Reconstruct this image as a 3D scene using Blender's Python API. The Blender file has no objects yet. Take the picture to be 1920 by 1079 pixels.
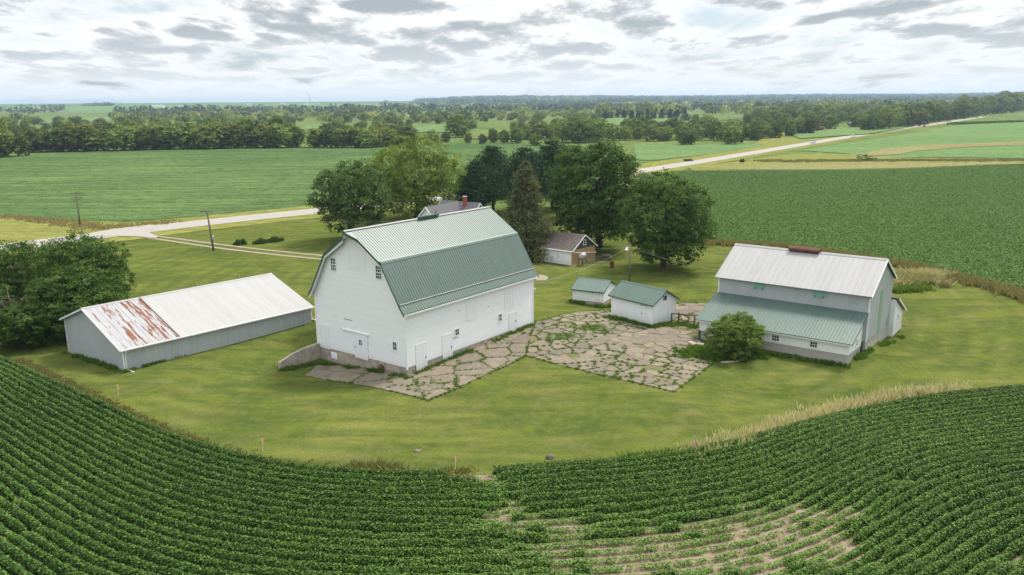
import bpy, bmesh, math, random
import numpy as np
from mathutils import Vector, Matrix, geometry
R = math.radians
sc = bpy.context.scene
C = sc.collection
# ------------------------------------------------------------------ camera
FPX, PITCH, ROLL, CH = 1500.0, R(13.19), R(0.483), 24.0
cd = bpy.data.cameras.new('camera'); cam = bpy.data.objects.new('camera', cd); C.objects.link(cam)
cd.sensor_width = 36.0; cd.lens = FPX / 1920 * 36.0; cd.clip_start = 0.5; cd.clip_end = 60000
cam.matrix_world = Matrix.Translation((0, 0, CH)) @ Matrix.Rotation(math.pi / 2 - PITCH, 4, 'X') @ Matrix.Rotation(-ROLL, 4, 'Z')
sc.camera = cam
sc.render.engine = 'CYCLES'
sc.render.resolution_x, sc.render.resolution_y = 1024, 575
sc.cycles.volume_bounces = 0; sc.cycles.max_bounces = 6; sc.cycles.diffuse_bounces = 2
sc.cycles.transmission_bounces = 4; sc.cycles.transparent_max_bounces = 6
sc.view_settings.view_transform = 'Standard'; sc.view_settings.look = 'None'
sc.view_settings.exposure = 0.52; sc.view_settings.gamma = 1.0
# ------------------------------------------------------------------ node helpers
def ramp(nt, fac, stops, interp='LINEAR'):
    n = nt.nodes.new('ShaderNodeValToRGB'); e = n.color_ramp.elements
    while len(e) < len(stops): e.new(0.5)
    for k, (p, c) in enumerate(stops):
        e[k].position = p; e[k].color = (c, c, c, 1) if isinstance(c, (int, float)) else tuple(c) + (1,)
    n.color_ramp.interpolation = interp
    nt.links.new(fac, n.inputs[0]); return n.outputs[0]
def mth(nt, op, a, b=None, c=None, clamp=False):
    n = nt.nodes.new('ShaderNodeMath'); n.operation = op; n.use_clamp = clamp
    for k, v in enumerate((a, b, c)):
        if v is None: continue
        if isinstance(v, (int, float)): n.inputs[k].default_value = v
        else: nt.links.new(v, n.inputs[k])
    return n.outputs[0]
def mixc(nt, fac, a, b, mode='MIX'):
    n = nt.nodes.new('ShaderNodeMix'); n.data_type = 'RGBA'; n.blend_type = mode
    for s, v in ((n.inputs[0], fac), (n.inputs[6], a), (n.inputs[7], b)):
        if isinstance(v, (int, float)): s.default_value = v
        elif isinstance(v, tuple): s.default_value = v + (1,) if len(v) == 3 else v
        else: nt.links.new(v, s)
    return n.outputs[2]
def coord(nt, kind='Object', scale=(1, 1, 1), rot=(0, 0, 0), loc=(0, 0, 0)):
    t = nt.nodes.new('ShaderNodeTexCoord'); m = nt.nodes.new('ShaderNodeMapping')
    m.inputs[1].default_value = loc; m.inputs[2].default_value = rot; m.inputs[3].default_value = scale
    nt.links.new(t.outputs[kind], m.inputs[0]); return m.outputs[0]
def noise(nt, vec, scale, detail=4, rough=0.55, dist=0.0):
    n = nt.nodes.new('ShaderNodeTexNoise'); n.inputs['Scale'].default_value = scale
    n.inputs['Detail'].default_value = detail; n.inputs['Roughness'].default_value = rough
    n.inputs['Distortion'].default_value = dist
    if vec is not None: nt.links.new(vec, n.inputs['Vector'])
    return n.outputs['Fac']
def newmat(name, rough=0.85, spec=0.25):
    m = bpy.data.materials.new(name); m.use_nodes = True; nt = m.node_tree
    b = nt.nodes['Principled BSDF']; b.inputs['Roughness'].default_value = rough
    b.inputs['Specular IOR Level'].default_value = spec
    return m, nt, b
def bump(nt, b, h, strength=0.4, dist=0.05):
    n = nt.nodes.new('ShaderNodeBump'); n.inputs['Strength'].default_value = strength; n.inputs['Distance'].default_value = dist
    nt.links.new(h, n.inputs['Height']); nt.links.new(n.outputs[0], b.inputs['Normal'])
# ------------------------------------------------------------------ world: hazy sky with broken clouds
SUN_EL, SUN_AZ = R(57), R(46)          # azimuth measured from +Y towards +X
w = bpy.data.worlds.new('World'); sc.world = w; w.use_nodes = True; nt = w.node_tree
bg = nt.nodes['Background']; bg.inputs[1].default_value = 0.1
sky = nt.nodes.new('ShaderNodeTexSky'); sky.sky_type = 'NISHITA'; sky.sun_disc = False
sky.sun_elevation = SUN_EL; sky.sun_rotation = SUN_AZ; sky.dust_density = 2.0
tc = nt.nodes.new('ShaderNodeTexCoord'); sp = nt.nodes.new('ShaderNodeSeparateXYZ'); nt.links.new(tc.outputs['Generated'], sp.inputs[0])
zz = mth(nt, 'MAXIMUM', sp.outputs[2], 0.0)
zden = mth(nt, 'ADD', zz, 0.13)
px_ = mth(nt, 'DIVIDE', sp.outputs[0], zden); py_ = mth(nt, 'DIVIDE', sp.outputs[1], zden)
def cloudvec(dy, dx=0.0):
    c = nt.nodes.new('ShaderNodeCombineXYZ'); nt.links.new(mth(nt, 'ADD', px_, 3.7 + dx), c.inputs[0]); nt.links.new(mth(nt, 'ADD', mth(nt, 'MULTIPLY', py_, .56), dy), c.inputs[1]); return c.outputs[0]
def puffs(vec):
    a = noise(nt, vec, 1.15, 12, 0.66, 0.1)
    wv = nt.nodes.new('ShaderNodeVectorMath'); wv.operation = 'ADD'; nt.links.new(vec, wv.inputs[0])
    nn = nt.nodes.new('ShaderNodeTexNoise'); nn.inputs['Scale'].default_value = 3.2; nn.inputs['Detail'].default_value = 5; nt.links.new(vec, nn.inputs['Vector'])
    sc_ = nt.nodes.new('ShaderNodeVectorMath'); sc_.operation = 'SCALE'; sc_.inputs['Scale'].default_value = .38; nt.links.new(nn.outputs['Color'], sc_.inputs[0]); nt.links.new(sc_.outputs[0], wv.inputs[1])
    vo = nt.nodes.new('ShaderNodeTexVoronoi'); vo.feature = 'SMOOTH_F1'; vo.inputs['Scale'].default_value = 2.5; vo.inputs['Smoothness'].default_value = .6; nt.links.new(wv.outputs[0], vo.inputs['Vector'])
    return mth(nt, 'ADD', a, mth(nt, 'MULTIPLY', mth(nt, 'SUBTRACT', 0.42, vo.outputs['Distance']), 0.42))
n1 = puffs(cloudvec(0)); n2 = puffs(cloudvec(0.13))
n3 = noise(nt, cloudvec(5.0), 0.45, 2, 0.5)
dens = mth(nt, 'ADD', n1, mth(nt, 'MULTIPLY', mth(nt, 'SUBTRACT', n3, 0.5), 0.30))
shade = mth(nt, 'ADD', dens, mth(nt, 'MULTIPLY', mth(nt, 'SUBTRACT', n2, n1), -1.0))
hz = ramp(nt, zz, [(0.0, 0.35), (0.05, 0.85), (0.12, 1.0)])
grey = mth(nt, 'MULTIPLY', ramp(nt, shade, [(0.44, 0.0), (0.49, 0.35), (0.54, .68), (0.64, 1.0)]), hz)
cl = mixc(nt, grey, (7.1, 7.2, 7.25), (3.05, 3.45, 3.75))
pale = mixc(nt, ramp(nt, zz, [(0.0, 1.0), (0.03, 0.45), (0.08, 0.0)]), cl, (6.5, 6.9, 7.15))
cover = ramp(nt, dens, [(0.26, 0.0), (0.34, .75), (0.42, 1.0)])
blue = mixc(nt, .55, (4.4, 5.7, 6.8), sky.outputs[0])
skc = mixc(nt, cover, blue, pale)
# an overcast sky is brighter overhead than at its edge
zen = nt.nodes.new('ShaderNodeMapRange'); zen.inputs['From Min'].default_value = .13; zen.inputs['From Max'].default_value = .8; zen.inputs['To Min'].default_value = 1.0; zen.inputs['To Max'].default_value = 2.2
nt.links.new(zz, zen.inputs['Value'])
vm = nt.nodes.new('ShaderNodeVectorMath'); vm.operation = 'SCALE'; nt.links.new(skc, vm.inputs[0]); nt.links.new(zen.outputs[0], vm.inputs['Scale']); skc = vm.outputs[0]
nt.links.new(skc, bg.inputs[0])
# ------------------------------------------------------------------ sun behind thin cloud
sd = bpy.data.lights.new('sun', 'SUN'); sd.energy = 3.6; sd.angle = R(13); sd.color = (1, 0.94, 0.84)
so = bpy.data.objects.new('sun', sd); C.objects.link(so)
sdir = Vector((math.sin(SUN_AZ) * math.cos(SUN_EL), math.cos(SUN_AZ) * math.cos(SUN_EL), math.sin(SUN_EL)))
so.rotation_euler = sdir.to_track_quat('Z', 'Y').to_euler(); so.location = (0, 0, 200)
# ------------------------------------------------------------------ terrain
CTRL = [(-9.4, 68.1, 0.02), (2.2, 82.9, .55), (-19.3, 75.8, -.90), (-35.6, 69.9, 0), (-24, 84.5, .45), (-46.5, 79.6, -1.1),
        (34.1, 73.8, 0), (28.2, 66, -.9), (30.9, 70.2, 0.0), (19, 79, -.15), (15.1, 83.4, 0), (12.0, 87.2, -.15), (18, 86, -.2), (10.9, 92.3, 0),
        (9, 116.6, 0), (5, 113, -.1), (12.4, 121, -.35), (-15, 60, 0), (0, 64, 0), (0, 50, 0), (-60, 78, -1), (-36, 60, 0), (20, 55, 0), (45, 62, -.8), (48, 78, -1.2), (42.3, 80, -1.2), (40, 100, -.4), (14, 66, 0), (-28, 72, -.1), (10, 74, 0), (40, 68, -.8), (-10, 100, .3), (-30, 110, 0), (25, 105, 0)]
CT = np.array(CTRL); SG = 8.0
_K = np.exp(-((CT[:, None, :2] - CT[None, :, :2]) ** 2).sum(-1) / (2 * SG * SG)) + 0.08 * np.eye(len(CT))
WT = np.linalg.solve(_K, CT[:, 2])
def sstep(a, b, x):
    t = np.clip((x - a) / (b - a), 0, 1); return t * t * (3 - 2 * t)
def height(x, y):
    x = np.asarray(x, float); y = np.asarray(y, float)
    z = np.zeros(np.broadcast(x, y).shape)
    for (cx, cy, _), wt in zip(CTRL, WT):
        z = z + wt * np.exp(-((x - cx) ** 2 + (y - cy) ** 2) / (2 * SG * SG))
    d = np.hypot(x, y); th = np.arctan2(x, np.maximum(y, 1e-6))
    z = z + 22.0 * sstep(1500, 6200, d) + sstep(1500, 4000, d) * (2.5 * np.sin(x / 610 + 1.3) * np.cos(y / 900) + 3.0 * np.sin(x / 1400 + y / 1900))
    z = z + sstep(150, 420, d) * 0.5 * np.sin(x / 70 + 0.6) * np.sin(y / 95)
    z = z + sstep(-.13, -.03, th) * 15 * sstep(4000, 5900, d) * (.8 + .2 * np.sin(th * 23))
    z = z - 14 * sstep(7000, 14000, d)
    return z
def hgt(x, y): return float(height(x, y))
def ray(px, py):
    a = px - 960; b = 539.5 - py; c, s = math.cos(ROLL), math.sin(ROLL)
    sx = c * a + s * b; sy = -s * a + c * b
    return sx / FPX, math.cos(PITCH) + sy / FPX * math.sin(PITCH), -math.sin(PITCH) + sy / FPX * math.cos(PITCH)
def G(px, py, z=None):
    """the ground point seen at a place of the photograph (used to lay out the map of the farm)"""
    d = ray(px, py); zz_ = 0.0 if z is None else z
    for _ in range(12):
        if d[2] > -0.0035: d = (d[0], d[1], -0.0035)
        t = (zz_ - CH) / d[2]; x, y = d[0] * t, d[1] * t
        if z is not None: return x, y
        zz_ = 0.5 * zz_ + 0.5 * hgt(x, y)
    return x, y
def zat(x, y, py):
    """height above the ground point x, y that is seen at photo row py"""
    lo, hi = -5.0, 120.0
    for _ in range(40):
        m = (lo + hi) / 2
        d = y * math.cos(PITCH) - (m - CH) * math.sin(PITCH); u = y * math.sin(PITCH) + (m - CH) * math.cos(PITCH)
        v = 539.5 - (math.sin(ROLL) * FPX * x / d + math.cos(ROLL) * FPX * u / d)
        if v > py: lo = m
        else: hi = m
    return lo
# ------------------------------------------------------------------ object helpers
def tag(o, label=None, cat=None, group=None, kind=None):
    if label: o['label'] = label
    if cat: o['category'] = cat
    if group: o['group'] = group
    if kind: o['kind'] = kind
    return o
def empty(name, loc, rz=0):
    o = bpy.data.objects.new(name, None); C.objects.link(o); o.location = loc; o.rotation_euler = (0, 0, rz); o.empty_display_size = 0.5; return o
def mesh_np(name, V, F, mats, parent=None, tint=None, matidx=None, smooth=False):
    """V (n,3), F (m,k) equal-size faces or list of such arrays"""
    if not isinstance(F, list): F = [F]
    F = [f for f in F if len(f)]
    me = bpy.data.meshes.new(name); me.vertices.add(len(V)); me.vertices.foreach_set('co', np.asarray(V, np.float32).ravel())
    lo = np.concatenate([f.ravel() for f in F]).astype(np.int32); tot = np.concatenate([np.full(len(f), f.shape[1]) for f in F]).astype(np.int32)
    st = np.concatenate([[0], np.cumsum(tot)[:-1]]).astype(np.int32)
    me.loops.add(len(lo)); me.loops.foreach_set('vertex_index', lo)
    me.polygons.add(len(tot)); me.polygons.foreach_set('loop_start', st); me.polygons.foreach_set('loop_total', tot)
    if matidx is not None: me.polygons.foreach_set('material_index', np.asarray(matidx, np.int32))
    if smooth: me.polygons.foreach_set('use_smooth', np.ones(len(tot), bool))
    me.update(calc_edges=True)
    if tint is not None:
        a = me.color_attributes.new('tint', 'FLOAT_COLOR', 'POINT')
        t4 = np.ones((len(V), 4), np.float32); t4[:, :3] = tint; a.data.foreach_set('color', t4.ravel())
    for m in (mats if isinstance(mats, (list, tuple)) else [mats]): me.materials.append(m)
    o = bpy.data.objects.new(name, me); C.objects.link(o)
    if parent: o.parent = parent
    return o
class MB:
    def __init__(s, sgn=1): s.v = []; s.f = []; s.s = sgn
    def add(s, vs, fs):
        n = len(s.v); s.v += [(a, b * s.s, c) for a, b, c in vs]; s.f += [tuple(n + i for i in f) for f in fs]; return s
    def box(s, x0, x1, y0, y1, z0, z1):
        return s.add([(x0, y0, z0), (x1, y0, z0), (x1, y1, z0), (x0, y1, z0), (x0, y0, z1), (x1, y0, z1), (x1, y1, z1), (x0, y1, z1)],
                     [(0, 3, 2, 1), (4, 5, 6, 7), (0, 1, 5, 4), (1, 2, 6, 5), (2, 3, 7, 6), (3, 0, 4, 7)])
    def prism(s, poly, axis, a0, a1):
        """poly: 2-D outline; axis 'u': (v,w) outline swept in u; 'v': (u,w) swept in v; 'w': (u,v) swept in w"""
        def P(q, a): return (a, q[0], q[1]) if axis == 'u' else ((q[0], a, q[1]) if axis == 'v' else (q[0], q[1], a))
        n = len(poly)
        return s.add([P(q, a0) for q in poly] + [P(q, a1) for q in poly], [tuple(range(n)), tuple(range(2 * n - 1, n - 1, -1))] + [(i, (i + 1) % n, n + (i + 1) % n, n + i) for i in range(n)])
    def quad(s, *p): return s.add(list(p), [tuple(range(len(p)))])
    def tube(s, p0, p1, r0, r1=None, n=8):
        r1 = r0 if r1 is None else r1
        p0 = Vector((p0[0], p0[1] * s.s, p0[2])); p1 = Vector((p1[0], p1[1] * s.s, p1[2])); d = (p1 - p0).normalized()
        a = d.orthogonal().normalized(); b = d.cross(a)
        k = len(s.v)
        for p, r in ((p0, r0), (p1, r1)):
            for i in range(n):
                q = p + (a * math.cos(2 * math.pi * i / n) + b * math.sin(2 * math.pi * i / n)) * r; s.v.append(tuple(q))
        s.f += [(k + i, k + (i + 1) % n, k + n + (i + 1) % n, k + n + i) for i in range(n)] + [tuple(k + n - 1 - i for i in range(n)), tuple(k + n + i for i in range(n))]
        return s
    def lathe(s, c, prof, n=16):
        k = len(s.v); m = len(prof)
        for r, z in prof:
            for i in range(n): s.v.append((c[0] + r * math.cos(2 * math.pi * i / n), c[1] * s.s + r * math.sin(2 * math.pi * i / n), c[2] + z))
        for j in range(m - 1):
            for i in range(n): s.f.append((k + j * n + i, k + j * n + (i + 1) % n, k + (j + 1) * n + (i + 1) % n, k + (j + 1) * n + i))
        s.f += [tuple(k + n - 1 - i for i in range(n)), tuple(k + (m - 1) * n + i for i in range(n))]
        return s
    def build(s, name, mat, parent=None, smooth=False, fix=True):
        me = bpy.data.meshes.new(name); me.from_pydata(s.v, [], s.f); me.materials.append(mat)
        if fix:
            bm = bmesh.new(); bm.from_mesh(me); bmesh.ops.recalc_face_normals(bm, faces=bm.faces); bm.to_mesh(me); bm.free()
        if smooth:
            for p in me.polygons: p.use_smooth = True
        o = bpy.data.objects.new(name, me); C.objects.link(o)
        if parent: o.parent = parent
        return o
def resample(pts, step):
    P = np.array(pts, float); d = np.r_[0, np.cumsum(np.hypot(*np.diff(P, axis=0).T))]
    n = max(2, int(d[-1] / step) + 1); t = np.linspace(0, d[-1], n)
    return np.stack([np.interp(t, d, P[:, 0]), np.interp(t, d, P[:, 1])], 1)
def smoothline(P, it=3):
    P = P.copy()
    for _ in range(it): P[1:-1] = 0.25 * P[:-2] + 0.5 * P[1:-1] + 0.25 * P[2:]
    return P
def inside(poly, x, y):
    poly = np.asarray(poly); r = np.zeros(np.shape(x), bool); j = len(poly) - 1
    for i in range(len(poly)):
        xi, yi = poly[i]; xj, yj = poly[j]
        c = ((yi > y) != (yj > y)) & (x < (xj - xi) * (y - yi) / (yj - yi + 1e-12) + xi); r ^= c; j = i
    return r
def drape(name, poly, off, mat, step, parent=None):
    """a sheet with this outline (ground coordinates), lying `off` above the terrain"""
    poly = resample(list(poly) + [poly[0]], step)[:-1]
    x0, y0 = poly.min(0); x1, y1 = poly.max(0)
    gx, gy = np.meshgrid(np.arange(x0, x1, step), np.arange(y0, y1, step)); gx = gx.ravel(); gy = gy.ravel()
    m = inside(poly, gx, gy); gx, gy = gx[m], gy[m]
    if len(gx):
        dd = np.min([np.hypot(gx - a, gy - b) for a, b in poly[::1]], axis=0) if len(gx) * len(poly) < 4e7 else np.full(len(gx), 9e9)
        k = dd > step * 0.4; gx, gy = gx[k], gy[k]
    pts = [Vector(p) for p in poly] + [Vector((a, b)) for a, b in zip(gx, gy)]
    n = len(poly)
    ov, oe, of, *_ = geometry.delaunay_2d_cdt(pts, [(i, (i + 1) % n) for i in range(n)], [], 1, 1e-4)
    V = np.array([(p.x, p.y) for p in ov]); Z = height(V[:, 0], V[:, 1]) + off
    F = np.array([f for f in of if len(f) == 3]); 
    a = V[F[:, 0]]; b = V[F[:, 1]]; c = V[F[:, 2]]
    cr = (b[:, 0] - a[:, 0]) * (c[:, 1] - a[:, 1]) - (b[:, 1] - a[:, 1]) * (c[:, 0] - a[:, 0]); F[cr < 0] = F[cr < 0][:, ::-1]
    o = mesh_np(name, np.c_[V, Z], F, mat, smooth=True)
    return tag(o, kind='structure')
def strip(name, line, wd, off, mat, step, cap=None):
    P = smoothline(resample(line, step), 6); T = np.gradient(P, axis=0); T /= np.hypot(*T.T)[:, None]; N = np.c_[-T[:, 1], T[:, 0]]
    wd = np.broadcast_to(np.interp(np.linspace(0, 1, len(P)), np.linspace(0, 1, len(np.atleast_1d(wd))), np.atleast_1d(wd)), len(P))
    K = 5; V = []
    for k in range(K):
        Q = P + N * (wd * (k / (K - 1) - .5))[:, None]; V.append(np.c_[Q, height(Q[:, 0], Q[:, 1]) + off])
    V = np.stack(V, 1).reshape(-1, 3); n = len(P)
    F = np.array([(i * K + k, (i + 1) * K + k, (i + 1) * K + k + 1, i * K + k + 1) for i in range(n - 1) for k in range(K - 1)])[:, ::-1]
    return tag(mesh_np(name, V, F, mat, smooth=True), kind='structure')
# ------------------------------------------------------------------ materials
def m_grass():
    m, nt, b = newmat('mown_grass', 0.95, 0.0)
    v = coord(nt); a = noise(nt, v, 0.07, 6, 0.65, 0.6); c = noise(nt, v, 0.9, 6, 0.7)
    st = noise(nt, coord(nt, scale=(0.10, 0.55, 1), rot=(0, 0, R(20))), 1.0, 4, 0.6, 0.6)
    d = noise(nt, v, 6.0, 3, 0.7)
    rg_ = nt.nodes.new('ShaderNodeTexWave'); rg_.wave_type = 'RINGS'; rg_.rings_direction = 'Z'; rg_.inputs['Scale'].default_value = .12; rg_.inputs['Distortion'].default_value = 2.5; rg_.inputs['Detail'].default_value = 3; rg_.inputs['Detail Scale'].default_value = .15
    nt.links.new(coord(nt, loc=(3, -111, 0)), rg_.inputs['Vector'])
    base = ramp(nt, a, [(0.34, (.068, .092, .018)), (0.5, (.120, .138, .028)), (0.66, (.168, .166, .048))])
    base = mixc(nt, ramp(nt, st, [(0.38, 0.0), (0.62, .75)]), base, (.045, .070, .016))
    base = mixc(nt, ramp(nt, noise(nt, v, .22, 6, .7, .5), [(0.52, 0.0), (0.70, .55)]), base, (.18, .15, .065))
    base = mixc(nt, mth(nt, 'MULTIPLY', rg_.outputs['Fac'], ramp(nt, noise(nt, v, .06, 3), [(0.35, 0.1), (0.6, .6)])), base, (.05, .075, .018))
    base = mixc(nt, ramp(nt, c, [(0.45, 0.0), (0.75, .5)]), base, (.165, .155, .06))
    base = mixc(nt, ramp(nt, noise(nt, v, .28, 5, .65, .8), [(0.52, 0.0), (0.66, .7)]), base, (.118, .142, .022))
    base = mixc(nt, ramp(nt, d, [(0.35, .45), (0.6, 0.0)]), base, (.045, .065, .016))
    nt.links.new(base, b.inputs['Base Color']); bump(nt, b, mth(nt, 'ADD', d, c), 0.6, 0.12); return m
def m_crop(name, c0, c1, rowrot=0, rows=0.0, dark=(.012, .03, .008), fs=2.2):
    m, nt, b = newmat(name, 0.9, 0.0)
    v = coord(nt); g_ = noise(nt, coord(nt, scale=(.35, .9, 1), rot=(0, 0, rowrot)), .7, 4, .7); a = noise(nt, v, 0.012, 4, 0.6, 0.3); f = noise(nt, v, fs, 5, 0.75); l = noise(nt, coord(nt, scale=(.02, .25, 1), rot=(0, 0, rowrot)), 1, 4, .6)
    base = mixc(nt, ramp(nt, a, [(0.35, 0.0), (0.65, 1.0)]), c0, c1)
    base = mixc(nt, ramp(nt, l, [(0.42, .55), (0.60, 0.0)]), base, tuple(x * .62 for x in c0))
    base = mixc(nt, ramp(nt, f, [(0.38, .75), (0.55, 0.0)]), base, dark)
    base = mixc(nt, ramp(nt, g_, [(0.36, .7), (0.5, 0.0)]), base, dark)
    h = f
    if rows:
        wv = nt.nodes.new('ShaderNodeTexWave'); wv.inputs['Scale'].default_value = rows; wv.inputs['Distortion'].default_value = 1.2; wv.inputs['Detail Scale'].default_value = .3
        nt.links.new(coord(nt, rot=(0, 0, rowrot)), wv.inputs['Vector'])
        base = mixc(nt, ramp(nt, wv.outputs['Fac'], [(0.0, .8), (0.35, 0.0)]), base, dark); h = mth(nt, 'ADD', f, wv.outputs['Fac'])  # shade between the crop rows, put into the colour as dark stripes
    nt.links.new(base, b.inputs['Base Color']); bump(nt, b, h, 0.8, 0.25); return m
def m_plain(name, col, rough=0.8, spec=0.25, nscale=3.0, var=0.25, bmp=0.0, col2=None, sc3=(1, 1, 1)):
    m, nt, b = newmat(name, rough, spec); n = noise(nt, coord(nt, scale=sc3), nscale, 5, 0.65)
    c2 = col2 or tuple(x * (1 - var) for x in col)
    nt.links.new(mixc(nt, ramp(nt, n, [(0.35, 0.0), (0.68, 1.0)]), col, c2), b.inputs['Base Color'])
    if bmp: bump(nt, b, n, bmp, 0.03)
    return m
def m_leaf(name, c0, c1, transl=0.35, objvar=True):
    m, nt, b = newmat(name, 0.65, 0.10)
    at = nt.nodes.new('ShaderNodeAttribute'); at.attribute_name = 'tint'
    sr = nt.nodes.new('ShaderNodeSeparateColor'); nt.links.new(at.outputs['Color'], sr.inputs[0])
    base = mixc(nt, sr.outputs[0], c0, c1)
    if objvar:
        oi = nt.nodes.new('ShaderNodeObjectInfo'); hs = nt.nodes.new('ShaderNodeHueSaturation')
        nt.links.new(mth(nt, 'ADD', mth(nt, 'MULTIPLY', oi.outputs['Random'], 0.045), 0.478), hs.inputs['Hue'])
        rr = mth(nt, 'FRACT', mth(nt, 'MULTIPLY', oi.outputs['Random'], 7.31))
        nt.links.new(mth(nt, 'ADD', mth(nt, 'MULTIPLY', rr, 0.75), 0.65), hs.inputs['Value'])
        hs.inputs['Saturation'].default_value = .95
        nt.links.new(base, hs.inputs['Color']); base = hs.outputs[0]
    nt.links.new(base, b.inputs['Base Color'])
    tr = nt.nodes.new('ShaderNodeBsdfTranslucent'); nt.links.new(mixc(nt, 1.0, base, (1.5, 1.6, .7), 'MULTIPLY'), tr.inputs[0])
    mx = nt.nodes.new('ShaderNodeMixShader'); mx.inputs[0].default_value = transl
    nt.links.new(b.outputs[0], mx.inputs[1]); nt.links.new(tr.outputs[0], mx.inputs[2]); nt.links.new(mx.outputs[0], nt.nodes['Material Output'].inputs[0])
    return m
def m_siding(name, pitch=0.13, col=(.80, .81, .82), dirt=.12, vertical=False, wear=0.0):
    m, nt, b = newmat(name, 0.6, 0.3)
    t = nt.nodes.new('ShaderNodeTexCoord'); s = nt.nodes.new('ShaderNodeSeparateXYZ'); nt.links.new(t.outputs['Object'], s.inputs[0])
    ax = mth(nt, 'ADD', s.outputs[0], s.outputs[1]) if vertical else s.outputs[2]
    q = mth(nt, 'DIVIDE', ax, pitch); fr = mth(nt, 'FRACT', q); fl = mth(nt, 'FLOOR', q)
    wn = nt.nodes.new('ShaderNodeTexWhiteNoise'); wn.noise_dimensions = '1D'; nt.links.new(fl, wn.inputs['W'])
    n = noise(nt, coord(nt, scale=(.5, .5, 3) if not vertical else (3, 3, .35)), 2.2, 6, 0.7)
    base = mixc(nt, mth(nt, 'MULTIPLY', wn.outputs[0], 0.35), col, tuple(x * .86 for x in col))
    base = mixc(nt, ramp(nt, n, [(0.55, 0.0), (0.78, dirt * 3)]), base, (.42, .42, .40))
    if wear:
        n4 = noise(nt, coord(nt, scale=(1, 1, .3)), 5.5, 4, .7)
        base = mixc(nt, ramp(nt, n4, [(0.66, 0.0), (0.70, wear)]), base, (.22, .21, .20))
    zlow = ramp(nt, mth(nt, 'ADD', mth(nt, 'MULTIPLY', s.outputs[2], .35), mth(nt, 'MULTIPLY', n, .5)), [(0.30, .42), (0.62, 0.0)])
    base = mixc(nt, zlow, base, (.46, .43, .37))
    base = mixc(nt, ramp(nt, fr, [(0.0, .38), (0.14, 0.0)]), base, (.35, .36, .37))
    nt.links.new(base, b.inputs['Base Color'])
    bump(nt, b, ramp(nt, fr, [(0.0, 0.0), (0.12, 1.0), (1.0, 0.35)]), 0.5, 0.02); return m
def m_metal(name, col, rough=.45, streak=.25, spec=.5, metallic=0.0, rot=0.0):
    m, nt, b = newmat(name, rough, spec); b.inputs['Metallic'].default_value = metallic
    n = noise(nt, coord(nt, scale=(1.2, .25, .25), rot=(0, 0, rot)), 1.5, 5, .65); n2 = noise(nt, coord(nt), 9, 3, .6)
    t = nt.nodes.new('ShaderNodeTexCoord'); s = nt.nodes.new('ShaderNodeSeparateXYZ'); nt.links.new(t.outputs['Object'], s.inputs[0]); wn = nt.nodes.new('ShaderNodeTexWhiteNoise'); wn.noise_dimensions = '1D'; nt.links.new(mth(nt, 'FLOOR', mth(nt, 'DIVIDE', s.outputs[0], .93)), wn.inputs['W'])
    base = mixc(nt, ramp(nt, n, [(0.4, 0.0), (0.7, streak)]), col, tuple(x * .68 for x in col))
    base = mixc(nt, mth(nt, 'MULTIPLY', wn.outputs[0], .22), base, tuple(x * 1.25 for x in col))
    nt.links.new(base, b.inputs['Base Color']); return m
M = {}
M['grass'] = m_grass()
M['farland'] = m_crop('pasture', (.11, .16, .045), (.20, .23, .08), 0, 0, (.04, .07, .02), .12)
M['soil'] = m_plain('field_soil', (.25, .20, .14), .95, .05, 1.5, .3, .5, (.12, .095, .06))
M['soyL'] = m_crop('soybean_canopy', (.085, .145, .055), (.160, .225, .080), R(-3))
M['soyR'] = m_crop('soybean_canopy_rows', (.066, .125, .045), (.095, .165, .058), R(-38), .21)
M['soyU'] = m_crop('young_crop_rows', (.135, .215, .085), (.185, .250, .095), R(-60), 0.0, (.05, .10, .03))
M['verge'] = m_crop('dry_verge_grass', (.23, .22, .06), (.17, .20, .045), 0, 0, (.10, .11, .04), .5)
M['tan'] = m_crop('tan_grass', (.27, .23, .11), (.20, .20, .08), 0, 0, (.12, .12, .05), .6)
M['road'] = m_plain('road_concrete', (.29, .27, .24), .9, .2, .8, .12, .1)
M['gravel'] = m_plain('driveway_gravel', (.27, .23, .17), .95, .1, 2.0, .3, .4)
M['slab'] = None
M['dirt'] = m_plain('weedy_dirt', (.17, .14, .085), .95, .05, 1.2, .3, .5, (.07, .095, .03))
M['white'] = m_siding('white_clapboard')
M['whitev'] = m_siding('white_board_siding', .22, (.78, .79, .80), .18, True, .35)
M['whitep'] = m_siding('white_board_and_batten', .26, (.78, .80, .81), .12, True, .15)
M['door'] = m_siding('white_door_boards', .19, (.77, .78, .79), .16, True, .12)
M['trim'] = m_plain('white_trim_paint', (.80, .80, .80), .5, .4, 2, .08)
M['found'] = m_plain('concrete_foundation', (.43, .37, .31), .9, .2, 1.6, .35, .4, (.26, .22, .18))
M['rgreen'] = m_metal('green_metal_roof', (.080, .122, .102), .42, .3, .5)
M['rgreen2'] = M['rgreen']
M['gtrim'] = m_plain('dark_green_trim', (.02, .075, .055), .4, .5, 2, .15)
M['rwhite'] = m_metal('white_metal_roof', (.31, .305, .30), .6, .25, .2)
M['galv'] = m_metal('galvanised_sheet', (.37, .39, .40), .5, .4, .4)
M['glass'] = m_plain('window_glass', (.02, .025, .03), .1, .6, 2, .2)
M['plank'] = m_siding('grey_weathered_planks', .2, (.33, .31, .29), .4, False, .4)
M['dark'] = m_plain('dark_weathered_wood', (.09, .08, .07), .9, .1, 5, .4)
M['pole'] = m_plain('weathered_pole_wood', (.16, .135, .11), .9, .1, 3, .35, 0, None, (4, 4, .5))
M['bark'] = m_plain('bark', (.085, .07, .055), .95, .1, 3, .45, .6, None, (1, 1, .3))
M['shingle'] = m_plain('grey_shingles', (.13, .13, .14), .9, .2, 5, .35, .2)
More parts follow.
